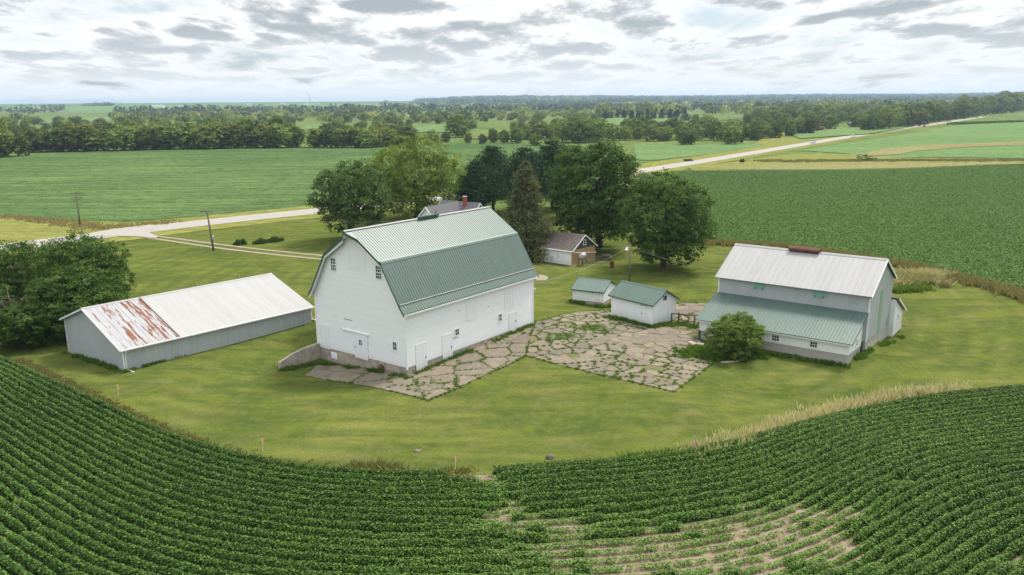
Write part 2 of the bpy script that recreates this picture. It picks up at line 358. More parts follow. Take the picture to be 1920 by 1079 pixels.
M['shingleold'] = m_plain('worn_brown_shingles', (.15, .125, .115), .95, .1, 4.5, .5, .3, (.055, .048, .045))
M['brick'] = None
M['olive'] = m_siding('dark_olive_siding', .14, (.055, .065, .045), .1)
M['shutter'] = m_plain('faded_green_paint', (.20, .42, .32), .8, .2, 6, .2)
M['stripgreen'] = m_plain('green_translucent_sheet', (.22, .33, .23), .6, .3, 3, .15)
M['rust'] = m_plain('rusty_steel', (.13, .06, .045), .85, .2, 4, .45, .3)
M['pink'] = m_plain('pink_marker_flag', (.85, .32, .25), .7, .2, 4, .1)
M['steel'] = m_plain('steel', (.35, .36, .37), .45, .5, 5, .2)
M['redbrick'] = m_plain('red_chimney_brick', (.32, .10, .07), .9, .15, 6, .3)
M['yellow'] = m_plain('yellow_sign_paint', (.85, .55, .02), .5, .4, 2, .05)
M['water'] = m_plain('creek_water', (.55, .58, .60), .15, .6, .05, .35)
def m_slab():
    m, nt, b = newmat('broken_concrete', .92, .15)
    g = nt.nodes.new('ShaderNodeNewGeometry'); v = coord(nt)
    n = noise(nt, v, .55, 6, .7); n2 = noise(nt, v, 14, 3, .7)
    base = mixc(nt, g.outputs['Random Per Island'], (.22, .18, .125), (.145, .12, .088))
    base = mixc(nt, ramp(nt, n, [(0.40, 0.0), (0.62, .65)]), base, (.135, .115, .10))
    base = mixc(nt, ramp(nt, noise(nt, v, 1.7, 5, .7), [(0.55, 0.0), (0.7, .5)]), base, (.30, .255, .21))
    base = mixc(nt, ramp(nt, n2, [(0.3, .4), (0.55, 0.0)]), base, (.14, .12, .10))
    vo = nt.nodes.new('ShaderNodeTexVoronoi'); vo.feature = 'DISTANCE_TO_EDGE'; vo.inputs['Scale'].default_value = .85
    wn = nt.nodes.new('ShaderNodeTexNoise'); wn.inputs['Scale'].default_value = 1.4; nt.links.new(v, wn.inputs['Vector'])
    va = nt.nodes.new('ShaderNodeVectorMath'); va.operation = 'MULTIPLY_ADD'; va.inputs[1].default_value = (.7, .7, .7); nt.links.new(wn.outputs['Color'], va.inputs[0]); nt.links.new(v, va.inputs[2]); nt.links.new(va.outputs[0], vo.inputs['Vector'])
    base = mixc(nt, ramp(nt, vo.outputs['Distance'], [(0.0, .75), (0.035, 0.0)]), base, (.09, .085, .05))
    nt.links.new(base, b.inputs['Base Color']); bump(nt, b, n2, .3, .03); return m
M['slab'] = m_slab()
def m_brick():
    m, nt, b = newmat('orange_brick', .9, .15)
    br = nt.nodes.new('ShaderNodeTexBrick'); nt.links.new(coord(nt, rot=(R(90), 0, 0)), br.inputs[0]); br.inputs['Scale'].default_value = 2.6
    br.inputs['Color1'].default_value = (.50, .25, .11, 1); br.inputs['Color2'].default_value = (.38, .18, .08, 1); br.inputs['Mortar'].default_value = (.42, .30, .20, 1)
    n = noise(nt, coord(nt), 1.8, 4, .6)
    nt.links.new(mixc(nt, ramp(nt, n, [(0.4, 0.0), (0.65, .4)]), br.outputs[0], (.55, .34, .18)), b.inputs['Base Color']); return m
M['brick'] = m_brick()
def m_rustroof():
    m, nt, b = newmat('rusting_roof_panels', .5, .45)
    t = nt.nodes.new('ShaderNodeTexCoord'); s = nt.nodes.new('ShaderNodeSeparateXYZ'); nt.links.new(t.outputs['Object'], s.inputs[0])
    q = mth(nt, 'DIVIDE', s.outputs[0], .62); fl = mth(nt, 'FLOOR', q)
    wn = nt.nodes.new('ShaderNodeTexWhiteNoise'); wn.noise_dimensions = '1D'; nt.links.new(fl, wn.inputs['W'])
    c = nt.nodes.new('ShaderNodeCombineXYZ'); nt.links.new(mth(nt, 'MULTIPLY', s.outputs[0], 3.4), c.inputs[0])
    nt.links.new(mth(nt, 'ADD', mth(nt, 'MULTIPLY', s.outputs[1], .40), mth(nt, 'MULTIPLY', wn.outputs[0], 20)), c.inputs[1])
    n = noise(nt, c.outputs[0], 1.0, 6, .68)
    bias = mth(nt, 'MULTIPLY', mth(nt, 'SUBTRACT', wn.outputs[0], .5), .13)
    drift = mth(nt, 'MULTIPLY', mth(nt, 'SUBTRACT', s.outputs[0], 2.7), .016)
    r = ramp(nt, mth(nt, 'ADD', mth(nt, 'ADD', n, bias), drift), [(0.535, 0.0), (0.565, 1.0)])
    col = mixc(nt, noise(nt, coord(nt), 3, 3), (.20, .085, .045), (.12, .05, .03))
    base = mixc(nt, r, mixc(nt, noise(nt, coord(nt, scale=(1.6, .3, 1)), 1.3, 4), (.22, .22, .24), (.36, .355, .36)), col)
    nt.links.new(base, b.inputs['Base Color']); nt.links.new(ramp(nt, r, [(0, .45), (1, .9)]), b.inputs['Roughness']); return m
M['rustroof'] = m_rustroof()
M['leafDark'] = m_leaf('maple_leaves', (.024, .060, .011), (.095, .150, .028), .25, False)
M['leafMid'] = m_leaf('ash_leaves', (.032, .066, .018), (.105, .160, .042), .28, False)
M['leafLime'] = m_leaf('yellow_green_leaves', (.060, .100, .016), (.20, .245, .048), .3, False)
M['leafPine'] = m_leaf('pine_needles', (.018, .046, .020), (.050, .088, .036), .15, False)
M['leafSpruce'] = m_leaf('brownish_spruce_needles', (.055, .070, .030), (.150, .155, .070), .2, False)
M['leafBg'] = m_leaf('woodland_leaves', (.045, .080, .014), (.235, .285, .060), .25, True)
M['leafFar'] = m_leaf('far_woodland_leaves', (.022, .046, .016), (.085, .120, .038), .1, True)
M['leafBgP'] = m_leaf('dark_conifer_needles', (.018, .042, .022), (.035, .065, .034), .15, True)
M['leafSoy'] = m_leaf('soybean_leaves', (.008, .032, .005), (.150, .255, .048), .07, False)
M['leafBush'] = m_leaf('mulberry_leaves', (.065, .110, .022), (.185, .250, .058), .4, False)
M['weed'] = m_leaf('weed_blades', (.055, .110, .016), (.120, .190, .030), .35, False)
M['dry'] = m_leaf('dry_seed_grass', (.20, .19, .10), (.50, .43, .32), .35, False)
M['brownweed'] = m_leaf('brown_weeds', (.11, .12, .04), (.26, .20, .11), .3, False)
# ------------------------------------------------------------------ foliage builders
def leafquads(Cn, size, rng, nrm=None, up=0.0, aspect=0.65, k=1.0):
    """one small quad per centre; returns V, F"""
    n = len(Cn); a = rng.normal(size=(n, 3))
    if nrm is not None: a = a * 0.65 + nrm * k
    a[:, 2] += up; a /= np.linalg.norm(a, axis=1)[:, None] + 1e-9
    t = rng.normal(size=(n, 3)); t -= (t * a).sum(1)[:, None] * a; t /= np.linalg.norm(t, axis=1)[:, None] + 1e-9
    b = np.cross(a, t); s = (np.asarray(size) * rng.uniform(.7, 1.3, n))[:, None] * 0.5
    V = np.stack([Cn - t * s, Cn - b * s * aspect, Cn + t * s, Cn + b * s * aspect], 1).reshape(-1, 3)
    return V, np.arange(4 * n).reshape(n, 4)
def crown_leaves(rng, rx, rz, zc, nlobe, nleaf, leaf, flat=0.6, top=1.0, fine=1.0, openness=1.0):
    """leaf centres of a broad crown: lobes on an ellipsoid, sprays on the lobes, leaves in the sprays"""
    lob = [(0, 0, zc + .1 * rz, .62 * rx, .62 * rz)]
    for i in range(nlobe):
        ph = i * 2.39996 + rng.uniform(-.3, .3); zt = 1 - 2 * (i + .5) / nlobe
        zt = np.clip(zt + rng.uniform(-.12, .12), -.85, 1); rr = math.sqrt(max(0, 1 - zt * zt)); k = rng.uniform(.60, .82)
        if zt < 0: zt *= flat
        s = rng.uniform(.24, .38)
        lob.append((rx * k * rr * math.cos(ph), rx * k * rr * math.sin(ph), zc + rz * k * zt * top, rx * s, min(rx, rz) * s * .95))
    L = np.array(lob); P = []; Nn = []; per = L[:, 3] ** 2; per = (per / per.sum() * nleaf).astype(int)
    for (cx, cy, cz, r, rh), k in zip(L, per):
        ns = max(6, int(k / (26 * fine))); d = rng.normal(size=(ns, 3)); d[:, 2] = d[:, 2] * .9 + .25; d /= np.linalg.norm(d, axis=1)[:, None]
        sub = d * rng.uniform(.78, 1.12, ns)[:, None]
        idx = rng.integers(0, ns, k); q = sub[idx] + rng.normal(size=(k, 3)) * np.array([.15, .15, .085])
        # droop the rims of each spray a little, as twigs do
        P.append(np.c_[cx + q[:, 0] * r, cy + q[:, 1] * r, cz + q[:, 2] * rh]); Nn.append(d[idx] * (1 + 1e-3 * np.clip(rng.normal(0, 1, ns), -2, 2)[idx])[:, None])
    P = np.concatenate(P); Nn = np.concatenate(Nn)
    keep = np.ones(len(P), bool)
    for cx, cy, cz, r, rh in L:
        e = ((P[:, 0] - cx) / r) ** 2 + ((P[:, 1] - cy) / r) ** 2 + ((P[:, 2] - cz) / rh) ** 2; keep &= ~((e < .42) & (rng.uniform(size=len(P)) < .8))
    return P[keep], Nn[keep], L
def limb(mb, p0, p1, r0, r1, rng, seg=4, n=7):
    pts = [np.array(p0) + (np.array(p1) - np.array(p0)) * i / seg for i in range(seg + 1)]
    ln = np.linalg.norm(np.array(p1) - np.array(p0))
    for i in range(1, seg): pts[i] = pts[i] + rng.normal(size=3) * ln * .035
    for i in range(seg):
        ra = r0 + (r1 - r0) * i / seg; rb = r0 + (r1 - r0) * (i + 1) / seg
        mb.tube(tuple(pts[i]), tuple(pts[i + 1]), ra, rb, n)
def broad_tree(name, X, Y, rx, ztop, zbot, mat, seed, label, nleaf=24000, leaf=.34, trunk=.4, nlobe=26, cat='tree', group=None, off=(0, 0), flat=.6, fine=1.0, lean=0, aspect=.65):
    rng = np.random.default_rng(seed); zg = hgt(X, Y)
    t = tag(empty(name, (X, Y, zg)), label, cat, group)
    rz = (ztop - zbot) / (1 + flat * .8); zc = ztop - rz - zg
    P, Nn, L = crown_leaves(rng, rx, rz, zc, nlobe, nleaf, leaf, flat, fine=fine)
    P[:, 0] += off[0]; P[:, 1] += off[1]
    V, F = leafquads(P, leaf, rng, Nn, .3, aspect, 1.6)
    tint = np.repeat(np.clip(.45 + .26 * (np.linalg.norm(Nn, axis=1) - 1) * 1e3 + rng.normal(0, .16, len(P)), 0, 1), 4)
    mesh_np('crown', V, F, mat, t, np.stack([tint] * 3, 1))
    mb = MB(); zf = max(1.6, (zbot - zg) + .25 * rz)
    mb.tube((0, 0, -.4), (0, 0, .35), trunk * 1.45, trunk * 1.08, 10); limb(mb, (0, 0, .35), (off[0] * .3, off[1] * .3, zf), trunk * 1.08, trunk * .8, rng, 3, 10)
    limb(mb, (off[0] * .3, off[1] * .3, zf), (off[0], off[1], zc + .55 * rz), trunk * .75, trunk * .15, rng, 5)
    for k in range(1, min(len(L), 20)):
        cx, cy, cz = L[k, :3]; a = rng.uniform(.0, .55); s = (off[0] * (.3 + .7 * a), off[1] * (.3 + .7 * a), zf + (zc + .4 * rz - zf) * a)
        limb(mb, s, (cx + off[0], cy + off[1], cz), trunk * .38, trunk * .06, rng, 4, 6)
    mb.build('trunk', M['bark'], t, True, fix=False)
    return t
def conifer(name, X, Y, rx, ztop, zbot, mat, seed, label, nbr=240, group=None, layered=False, leaf=.32, per=70):
    rng = np.random.default_rng(seed); zg = hgt(X, Y); t = tag(empty(name, (X, Y, zg)), label, 'tree', group)
    H = ztop - zg; zb = max(.3, zbot - zg); P = []
    mb = MB(); mb.tube((0, 0, -.4), (0, 0, zb + 1), .32, .28, 9); limb(mb, (0, 0, zb + 1), (0, 0, H * .97), .28, .03, rng, 5)
    for i in range(nbr):
        f = (i + rng.uniform(0, 1)) / nbr; z = zb + (H - zb) * (1 - (1 - f) ** 1.0) if not layered else zb + (H - zb) * (math.floor(f * 11) + rng.uniform(0, .45)) / 11
        g = (z - zb) / (H - zb)
        r = rx * ((1 - g) ** .62 * .96 + .04) * rng.uniform(.60, 1.18) if not layered else rx * ((1 - g ** 2.0) * .93 + .07) * rng.uniform(.55, 1.25)
        ph = i * 2.39996; n = int(per * (.25 + r / rx)); s = rng.uniform(.2, 1, n) ** .7
        droop = -.22 * r * s ** 2 if not layered else .18 * r * s ** 2
        P.append(np.c_[s * r * math.cos(ph), s * r * math.sin(ph), z + droop] + rng.normal(size=(n, 3)) * np.array([.17, .17, .10]) * (r * .55 + .35) * (1.0 if not layered else 1.25))
        if i % 6 == 0: mb.tube((0, 0, z), (.8 * r * math.cos(ph), .8 * r * math.sin(ph), z - .1 * r), .05, .015, 5)
    P = np.concatenate(P); nr = P.copy(); nr[:, 2] = .4; nr /= np.linalg.norm(nr, axis=1)[:, None] + 1e-6
    V, F = leafquads(P, leaf, rng, nr * .8, .2, .45)
    ti = np.repeat(np.clip(rng.normal(.45, .3, len(P)), 0, 1), 4); mesh_np('crown', V, F, mat, t, np.stack([ti] * 3, 1))
    mb.build('trunk', M['bark'], t, True, fix=False); return t
# ------------------------------------------------------------------ ground
def graded(a, b, s, lo, hi, g=1.12):
    L = list(np.arange(a, b + s * .5, s)); st = s
    while L[-1] < hi: st *= g; L.append(L[-1] + st)
    st = s
    while L[0] > lo: st *= g; L.insert(0, L[0] - st)
    return np.array(L)
gx = graded(-80, 80, 2, -8500, 8500); gy = graded(20, 160, 2, -400, 9000, 1.09)
XX, YY = np.meshgrid(gx, gy); ZZ = height(XX, YY)
nx, ny = len(gx), len(gy); idx = np.arange(nx * ny).reshape(ny, nx)
Fq = np.stack([idx[:-1, :-1], idx[:-1, 1:], idx[1:, 1:], idx[1:, :-1]], -1).reshape(-1, 4)
tag(mesh_np('ground', np.c_[XX.ravel(), YY.ravel(), ZZ.ravel()], Fq, M['farland'], smooth=True), kind='structure')
Pg = lambda pts: [G(*p) for p in pts]
# edge between the lawn and the front soybean field, left to right
EDGE_PX = [(0, 672), (50, 695), (100, 722), (170, 752), (250, 790), (320, 822), (400, 851), (500, 874), (600, 888), (700, 895), (800, 895), (880, 893), (950, 889), (1040, 884), (1100, 880), (1200, 873), (1300, 861), (1400, 836), (1500, 804), (1600, 776), (1700, 757), (1800, 746), (1920, 735)]
E0 = Pg(EDGE_PX)
def extend(L, d, end):
    a, b = (np.array(L[-1]), np.array(L[-3])) if end else (np.array(L[0]), np.array(L[2]))
    u = (a - b) / np.hypot(*(a - b)); q = tuple(a + u * d); return L + [q] if end else [q] + L
EDGE = extend(extend(E0, 30, False), 40, True)
EDGEs = smoothline(resample(EDGE, 1.0), 14)
lawn_back = Pg([(2100, 620), (1920, 556), (1800, 521), (1700, 498), (1560, 476), (1460, 463), (1345, 457), (1300, 440), (1200, 425), (1100, 402), (800, 380), (590, 393), (400, 409), (200, 432), (0, 466), (-250, 500), (-400, 600)])
lawn_poly = [tuple(p) for p in EDGEs] + lawn_back
drape('lawn', lawn_poly, .03, M['grass'], 2.0)
front_poly = [tuple(p) for p in EDGEs][::-1] + [(-110, 80), (-110, 8), (110, 8), (110, 60)]
drape('field_soil', front_poly, .015, M['soil'], 3.0)
drape('left_soybean_field', Pg([(-500, 335), (-150, 305), (0, 294), (80, 289), (180, 285), (300, 281), (450, 278), (560, 276), (640, 277), (760, 273), (900, 270), (1060, 273), (1150, 285), (1190, 300), (1196, 312), (1100, 330), (950, 352), (800, 370), (590, 389), (500, 397), (400, 404), (300, 412), (240, 416), (170, 414), (70, 412), (0, 405), (-400, 385)]), .06, M['soyL'], 8)
drape('grass_bank', Pg([(-300, 430), (0, 406), (70, 414), (240, 418), (400, 406), (590, 391), (590, 396), (400, 411), (300, 423), (200, 434), (100, 446), (0, 462), (-300, 500)]), .05, M['verge'], 3)
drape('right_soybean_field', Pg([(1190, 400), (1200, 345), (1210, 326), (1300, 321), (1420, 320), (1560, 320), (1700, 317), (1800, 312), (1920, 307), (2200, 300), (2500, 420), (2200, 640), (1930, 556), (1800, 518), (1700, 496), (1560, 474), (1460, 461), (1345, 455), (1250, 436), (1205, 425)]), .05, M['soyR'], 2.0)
drape('crop_strip', Pg([(1190, 272), (1190, 300), (1215, 303), (1330, 290), (1440, 273), (1420, 270), (1300, 272)]), .2, M['soyU'], 10)
drape('meadow', Pg([(1400, 293), (1440, 276), (1540, 264), (1640, 256), (1560, 249), (1440, 252), (1420, 268), (1330, 290), (1240, 302), (1200, 308), (1215, 318), (1290, 308)]), .12, M['verge'], 10)
drape('upper_right_field', Pg([(1500, 283), (1600, 268), (1700, 252), (1790, 236), (1850, 232), (1920, 229), (2300, 215), (2300, 300), (1920, 298), (1750, 296), (1650, 297), (1600, 290)]), .2, M['soyU'], 15)
drape('dry_strip', Pg([(1600, 295), (1650, 281), (1720, 274), (1830, 270), (1920, 267), (2100, 262), (2100, 270), (1920, 273), (1820, 277), (1720, 284), (1680, 292)]), .35, M['tan'], 12)
drape('far_ridge_field', Pg([(1800, 231), (1840, 222), (1920, 209), (2200, 195), (2200, 214), (1920, 227)]), .3, M['farland'], 25)
drape('weedy_meadow', Pg([(1290, 316), (1370, 306), (1480, 290), (1600, 290), (1660, 297), (1920, 299), (2200, 292), (2200, 302), (1920, 309), (1800, 314), (1700, 319), (1560, 322), (1420, 322), (1300, 323)]), .26, M['verge'], 8)
drape('tan_meadow_edge', Pg([(1300, 318), (1450, 310), (1620, 306), (1800, 308), (1920, 305), (1920, 308), (1800, 313), (1700, 317), (1560, 320), (1420, 320)]), .34, M['tan'], 8)
# pale fields of the valley
for k, pp in enumerate([[(560, 245), (575, 235), (640, 232), (650, 244)], [(775, 250), (785, 238), (830, 234), (850, 250)], [(880, 262), (890, 236), (960, 230), (1060, 230), (1070, 240), (1000, 262)],
           [(1130, 234), (1140, 221), (1230, 219), (1290, 220), (1290, 232), (1200, 240)], [(70, 232), (78, 223), (208, 220), (212, 229)], [(1260, 226), (1290, 216), (1390, 214), (1410, 222), (1330, 228)], [(110, 212), (150, 203), (260, 204), (270, 212)],
           [(1500, 262), (1470, 250), (1560, 244), (1680, 238), (1720, 236), (1640, 252)], [(640, 217), (660, 209), (740, 207), (750, 213)], [(0, 207), (0, 203), (240, 199), (420, 198), (430, 201), (200, 206)],
           [(440, 197.5), (620, 196.5), (800, 193.8), (810, 196), (640, 200), (470, 200)]]):
    drape('valley_field', Pg(pp), .5 + .02 * k, M['soyU'] if k % 3 != 2 else M['farland'], 40 if pp[0][1] > 225 else 90)
# roads
road_line = Pg([(-260, 505), (-100, 480), (0, 467), (110, 449), (210, 437), (300, 424), (400, 413), (500, 405), (590, 398), (700, 388), (800, 378)]) + [(14, 238)] + Pg([(1200, 322), (1300, 306), (1400, 289), (1500, 272), (1600, 256), (1700, 240), (1800, 226), (1845, 219.5)])
RL = smoothline(resample(road_line, 6), 30)
strip('road_verge', [tuple(p) for p in RL], 20, .09, M['verge'], 6)
strip('road', [tuple(p) for p in RL], 8.4, .13, M['road'], 6)
drape('driveway_apron', Pg([(140, 444), (200, 433), (285, 422), (300, 428), (275, 434), (285, 441), (300, 445), (290, 449), (262, 445), (220, 444), (180, 446)]), .16, M['road'], 2)
for dy in (0, 7):
    strip('driveway_track', Pg([(262, 441 + dy * .6), (300, 444 + dy * .8), (400, 458 + dy), (500, 470 + dy), (600, 480 + dy), (700, 488 + dy)]), .9, .07, M['gravel'], 2)
drape('gravel_patch', Pg([(1000, 519), (1014, 515), (1030, 520), (1024, 527), (1005, 527)]), .05, M['gravel'], 1.5)
drape('creek_water', Pg([(1590, 222), (1610, 219), (1618, 223), (1606, 227), (1640, 228), (1632, 234), (1600, 238), (1592, 232)]), .55, M['water'], 20)
# ------------------------------------------------------------------ front soybean rows
rng = np.random.default_rng(5)
def vnoise(x, y, s, seed):
    """smooth value noise"""
    r = np.random.default_rng(seed).uniform(size=(64, 64)); x = x / s; y = y / s
    xi = np.floor(x).astype(int); yi = np.floor(y).astype(int); fx = x - xi; fy = y - yi; fx = fx * fx * (3 - 2 * fx); fy = fy * fy * (3 - 2 * fy)
    a = r[xi % 64, yi % 64]; b = r[(xi + 1) % 64, yi % 64]; c = r[xi % 64, (yi + 1) % 64]; d = r[(xi + 1) % 64, (yi + 1) % 64]
    return (a * (1 - fx) + b * fx) * (1 - fy) + (c * (1 - fx) + d * fx) * fy
EF = smoothline(resample([tuple(p) for p in EDGEs], .24), 60)
Te = np.gradient(EF, axis=0); Te /= np.hypot(*Te.T)[:, None]; Ne = np.c_[Te[:, 1], -Te[:, 0]]     # towards the camera
SP = .84; RX = []; RY = []; RT = []; RK = []; CORE = []
gapx, gapy = G(925, 905)
# each pass of the planter repeats the curve of the field edge one row further out
for k in range(0, 58):
    wob = .06 * np.sin(EF[:, 0] / 5.3 + k * .21) + .04 * np.sin(EF[:, 0] / 1.9 + k * 1.7)
    Q = EF + np.array([0, -1.0]) * (.55 + SP * k) + np.c_[0 * wob, wob]
    right = Q[:, 0] > gapx + k * .10; Q = np.where(right[:, None], Q + np.array([0, .40]), Q)
    keep0 = (right | (Q[:, 0] < gapx - 3)) if k < 1 else np.ones(len(Q), bool)
    m = (Q[:, 1] > 24) & (Q[:, 1] < 100) & (np.abs(Q[:, 0]) < 20 + .72 * Q[:, 1]) & keep0
    Q = Q[m]; RX.append(Q[:, 0]); RY.append(Q[:, 1]); RT.append(Te[m]); RK.append(np.full(len(Q), k))
RX = np.concatenate(RX); RY = np.concatenate(RY); RT = np.concatenate(RT); RK = np.concatenate(RK)
RX += rng.normal(0, .035, len(RX)); RY += rng.normal(0, .035, len(RY))
vig = 1.05 + .16 * (vnoise(RX + 200, RY + 90, 2.0, 1) - .5) + .25 * (vnoise(RX + 200, RY + 90, 9.0, 2) - .5)
for pxx, pyy, rw, rh, st in [(945, 965, 1.3, 2.2, 1.1), (1030, 985, 4.0, 1.2, .8), (1100, 975, 1.5, .6, .5), (1080, 1040, 11, 3.4, .60), (1330, 1040, 7.0, 2.6, .62), (1400, 1060, 3.0, 1.5, .6), (1350, 990, 3.0, .8, .55), (1550, 985, 2.4, 2.6, .9), (1530, 960, 4.0, 1.8, .3), (1560, 1020, 1.0, 1.3, .8), (1260, 1060, 9, 2.4, .50), (1190, 1050, .5, 2.2, .6), (1700, 912, 1.3, .5, .9), (1645, 1058, 1.4, .5, 1), (1890, 1060, 1.2, .6, 1), (40, 945, 1.2, .5, 1), (60, 1010, 1, .4, .9), (918, 906, .9, .8, 1.2), (860, 930, .5, .5, .9), (945, 915, .7, .5, 1), (1860, 1010, .7, .5, .9), (1450, 985, 4, 2.4, .62)]:
    cx, cy = G(pxx, pyy); vig -= .62 * st * np.exp(-(((RX - cx) / rw) ** 2 + ((RY - cy) / rh) ** 2)) * (.2 + 1.5 * vnoise(RX + 90, RY + 50, 1.1, 7))
kp = rng.uniform(size=len(RX)) < np.clip((vig + .12) / .34, .62, 1)
RX, RY, RT, vig, RK = RX[kp], RY[kp], RT[kp], np.clip(vig[kp], .42, 1.2), RK[kp]
near = np.hypot(RX, RY)
NL = np.clip((92 * (vig ** .9)), 20, 120).astype(int)
ii = np.repeat(np.arange(len(RX)), NL); nL = len(ii); print('soy plants', len(RX), 'leaves', nL)
al = rng.normal(0, .16, nL); 
ang = rng.uniform(-1, 1, nL); vg = vig[ii]
ac = np.sin(ang * 1.5) * .29 * (.35 + .65 * vg) * rng.uniform(.78, 1.08, nL)
hh = (.03 + .64 * vg * np.cos(ang * 1.45) ** .9) * rng.uniform(.82, 1.1, nL)
T_ = RT[ii]; N_ = np.c_[T_[:, 1], -T_[:, 0]]; WS = np.abs(T_[:, 0]) ** .6
xy = np.c_[RX, RY][ii] + T_ * al[:, None] + N_ * (ac * WS)[:, None]
Pz = height(xy[:, 0], xy[:, 1]) + hh
nrm = np.c_[N_ * np.sin(ang * 1.5)[:, None], np.cos(ang * 1.3)]
# solid dark core added for each plant's inner leaves, to deepen the row-gap shade
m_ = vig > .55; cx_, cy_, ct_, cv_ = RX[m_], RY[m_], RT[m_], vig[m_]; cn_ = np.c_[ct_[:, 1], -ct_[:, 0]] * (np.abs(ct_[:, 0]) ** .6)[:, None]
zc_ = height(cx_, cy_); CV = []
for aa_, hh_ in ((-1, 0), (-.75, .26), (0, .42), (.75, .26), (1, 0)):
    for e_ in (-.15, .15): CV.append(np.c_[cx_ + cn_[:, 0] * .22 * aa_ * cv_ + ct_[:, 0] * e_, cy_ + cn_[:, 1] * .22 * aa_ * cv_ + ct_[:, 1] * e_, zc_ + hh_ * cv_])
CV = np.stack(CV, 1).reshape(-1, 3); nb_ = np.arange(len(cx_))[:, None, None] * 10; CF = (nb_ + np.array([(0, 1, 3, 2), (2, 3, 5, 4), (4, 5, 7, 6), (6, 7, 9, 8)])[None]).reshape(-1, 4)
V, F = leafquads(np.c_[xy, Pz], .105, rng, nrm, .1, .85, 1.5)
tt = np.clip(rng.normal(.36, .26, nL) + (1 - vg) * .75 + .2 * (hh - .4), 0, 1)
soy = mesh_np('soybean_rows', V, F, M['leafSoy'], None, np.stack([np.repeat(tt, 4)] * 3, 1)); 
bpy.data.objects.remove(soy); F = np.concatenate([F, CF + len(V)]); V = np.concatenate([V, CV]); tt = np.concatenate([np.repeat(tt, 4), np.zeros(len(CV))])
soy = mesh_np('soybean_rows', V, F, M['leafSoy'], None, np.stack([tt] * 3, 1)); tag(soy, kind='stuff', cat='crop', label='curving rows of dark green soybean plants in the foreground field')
# ------------------------------------------------------------------ nearer rows of the right field
fa, fb = np.array(G(1345, 455)), np.array(G(1930, 556)); fd = (fb - fa) / np.hypot(*(fb - fa)); fn = np.array([-fd[1], fd[0]])
if fn[1] < 0: fn = -fn
RF = Pg([(1196, 340), (1210, 327), (1300, 322), (1420, 321), (1560, 321), (1700, 318), (1930, 308), (2150, 300), (2300, 420), (2150, 610), (1930, 557), (1800, 519), (1700, 497), (1560, 475), (1460, 462), (1345, 456), (1250, 437), (1205, 426)])
rf = np.random.default_rng(6); u = np.arange(-160, 260, .5); QX = []
for k in range(0, 330):
    o = .5 + k * .76 + 1.2 * np.sin(u / 34 + k * .004); st = 1 if k < 90 else 2
    q = fa + np.outer(u[::st], fd) + np.outer(o[::st], fn); QX.append(q)
QX = np.concatenate(QX); QX = QX[inside(RF, QX[:, 0], QX[:, 1])]; QX += rf.normal(0, .08, QX.shape)
dn = np.hypot(QX[:, 0], QX[:, 1]); QX = QX[(dn < 330)]; nq = np.repeat(np.arange(len(QX)), 15); print('right field clumps', len(QX))
hv = .50 + .12 * vnoise(QX[:, 0] + 500, QX[:, 1] + 500, 9, 31); aa = rf.uniform(-1, 1, len(nq)); xy = QX[nq] + np.outer(aa * .28, fn) + np.outer(rf.normal(0, .24, len(nq)), fd)
V, F = leafquads(np.c_[xy, height(xy[:, 0], xy[:, 1]) + .1 + hv[nq] * np.cos(aa * 1.4) * rf.uniform(.8, 1.1, len(nq))],   .20, rf, np.c_[np.outer(np.sin(aa), fn), np.cos(aa)] * 1.2, .7, .8)
o = mesh_np('soybean_rows', V, F, M['leafSoy'], None, np.stack([np.repeat(np.clip(rf.normal(.56, .14, len(nq)), 0, 1), 4)] * 3, 1)); tag(o, 'rows of green soybeans in the big field right of the farm', 'crop', kind='stuff')
# ------------------------------------------------------------------ tufts
def blades(name, xs, ys, h, n, spread, mat, label, cat='weeds', wd=.05, seed=1, lean=.35, tintmu=.5, parent=None, kind='stuff', z0=0.0):
    rng = np.random.default_rng(seed); h = np.broadcast_to(h, len(xs)); spread = np.broadcast_to(spread, len(xs))
    ii = np.repeat(np.arange(len(xs)), n); k = len(ii)
    a = rng.uniform(0, 2 * math.pi, k); r = spread[ii] * np.sqrt(rng.uniform(0, 1, k))
    x = np.asarray(xs)[ii] + r * np.cos(a); y = np.asarray(ys)[ii] + r * np.sin(a); z = (height(x, y) if parent is None else 0) + z0
    hh = h[ii] * rng.uniform(.5, 1.15, k); b = rng.uniform(0, 2 * math.pi, k); lx = rng.normal(0, lean, k) * hh; ly = rng.normal(0, lean, k) * hh
    dx, dy = np.cos(b) * wd, np.sin(b) * wd
    V = np.stack([np.c_[x - dx, y - dy, z + 0 * x], np.c_[x + dx, y + dy, z + 0 * x], np.c_[x + lx * .5 + dx * .9, y + ly * .5 + dy * .9, z + hh * .6], np.c_[x + lx, y + ly, z + hh]], 1).reshape(-1, 3)
    ti = np.repeat(np.clip(rng.normal(tintmu, .28, k), 0, 1), 4)
    o = mesh_np(name, V, np.arange(4 * k).reshape(k, 4), mat, parent, np.stack([ti] * 3, 1))
    if kind: tag(o, label, cat, kind=kind)
    return o
rr = np.random.default_rng(11)
def along(px, n, jit, jn=None):
    L = resample(Pg(px), .3); k = rr.integers(0, len(L), n); q = L[k] + rr.normal(0, jit, (n, 2)); return q[:, 0], q[:, 1]
x_, y_ = along([(1290, 858), (1350, 843), (1420, 822), (1500, 795), (1570, 772), (1640, 754), (1720, 742), (1810, 736)], 720, .5)
blades('tall_dry_grass', x_, y_, .85, 9, .3, M['dry'], 'strip of tall tan seeding grass between the mown lawn and the right front soybean rows', 'grass', .035, 3, .22, .62)
x_, y_ = along([(1290, 862), (1420, 835), (1500, 806), (1640, 769), (1720, 755), (1810, 747), (1920, 738)], 1300, .30)
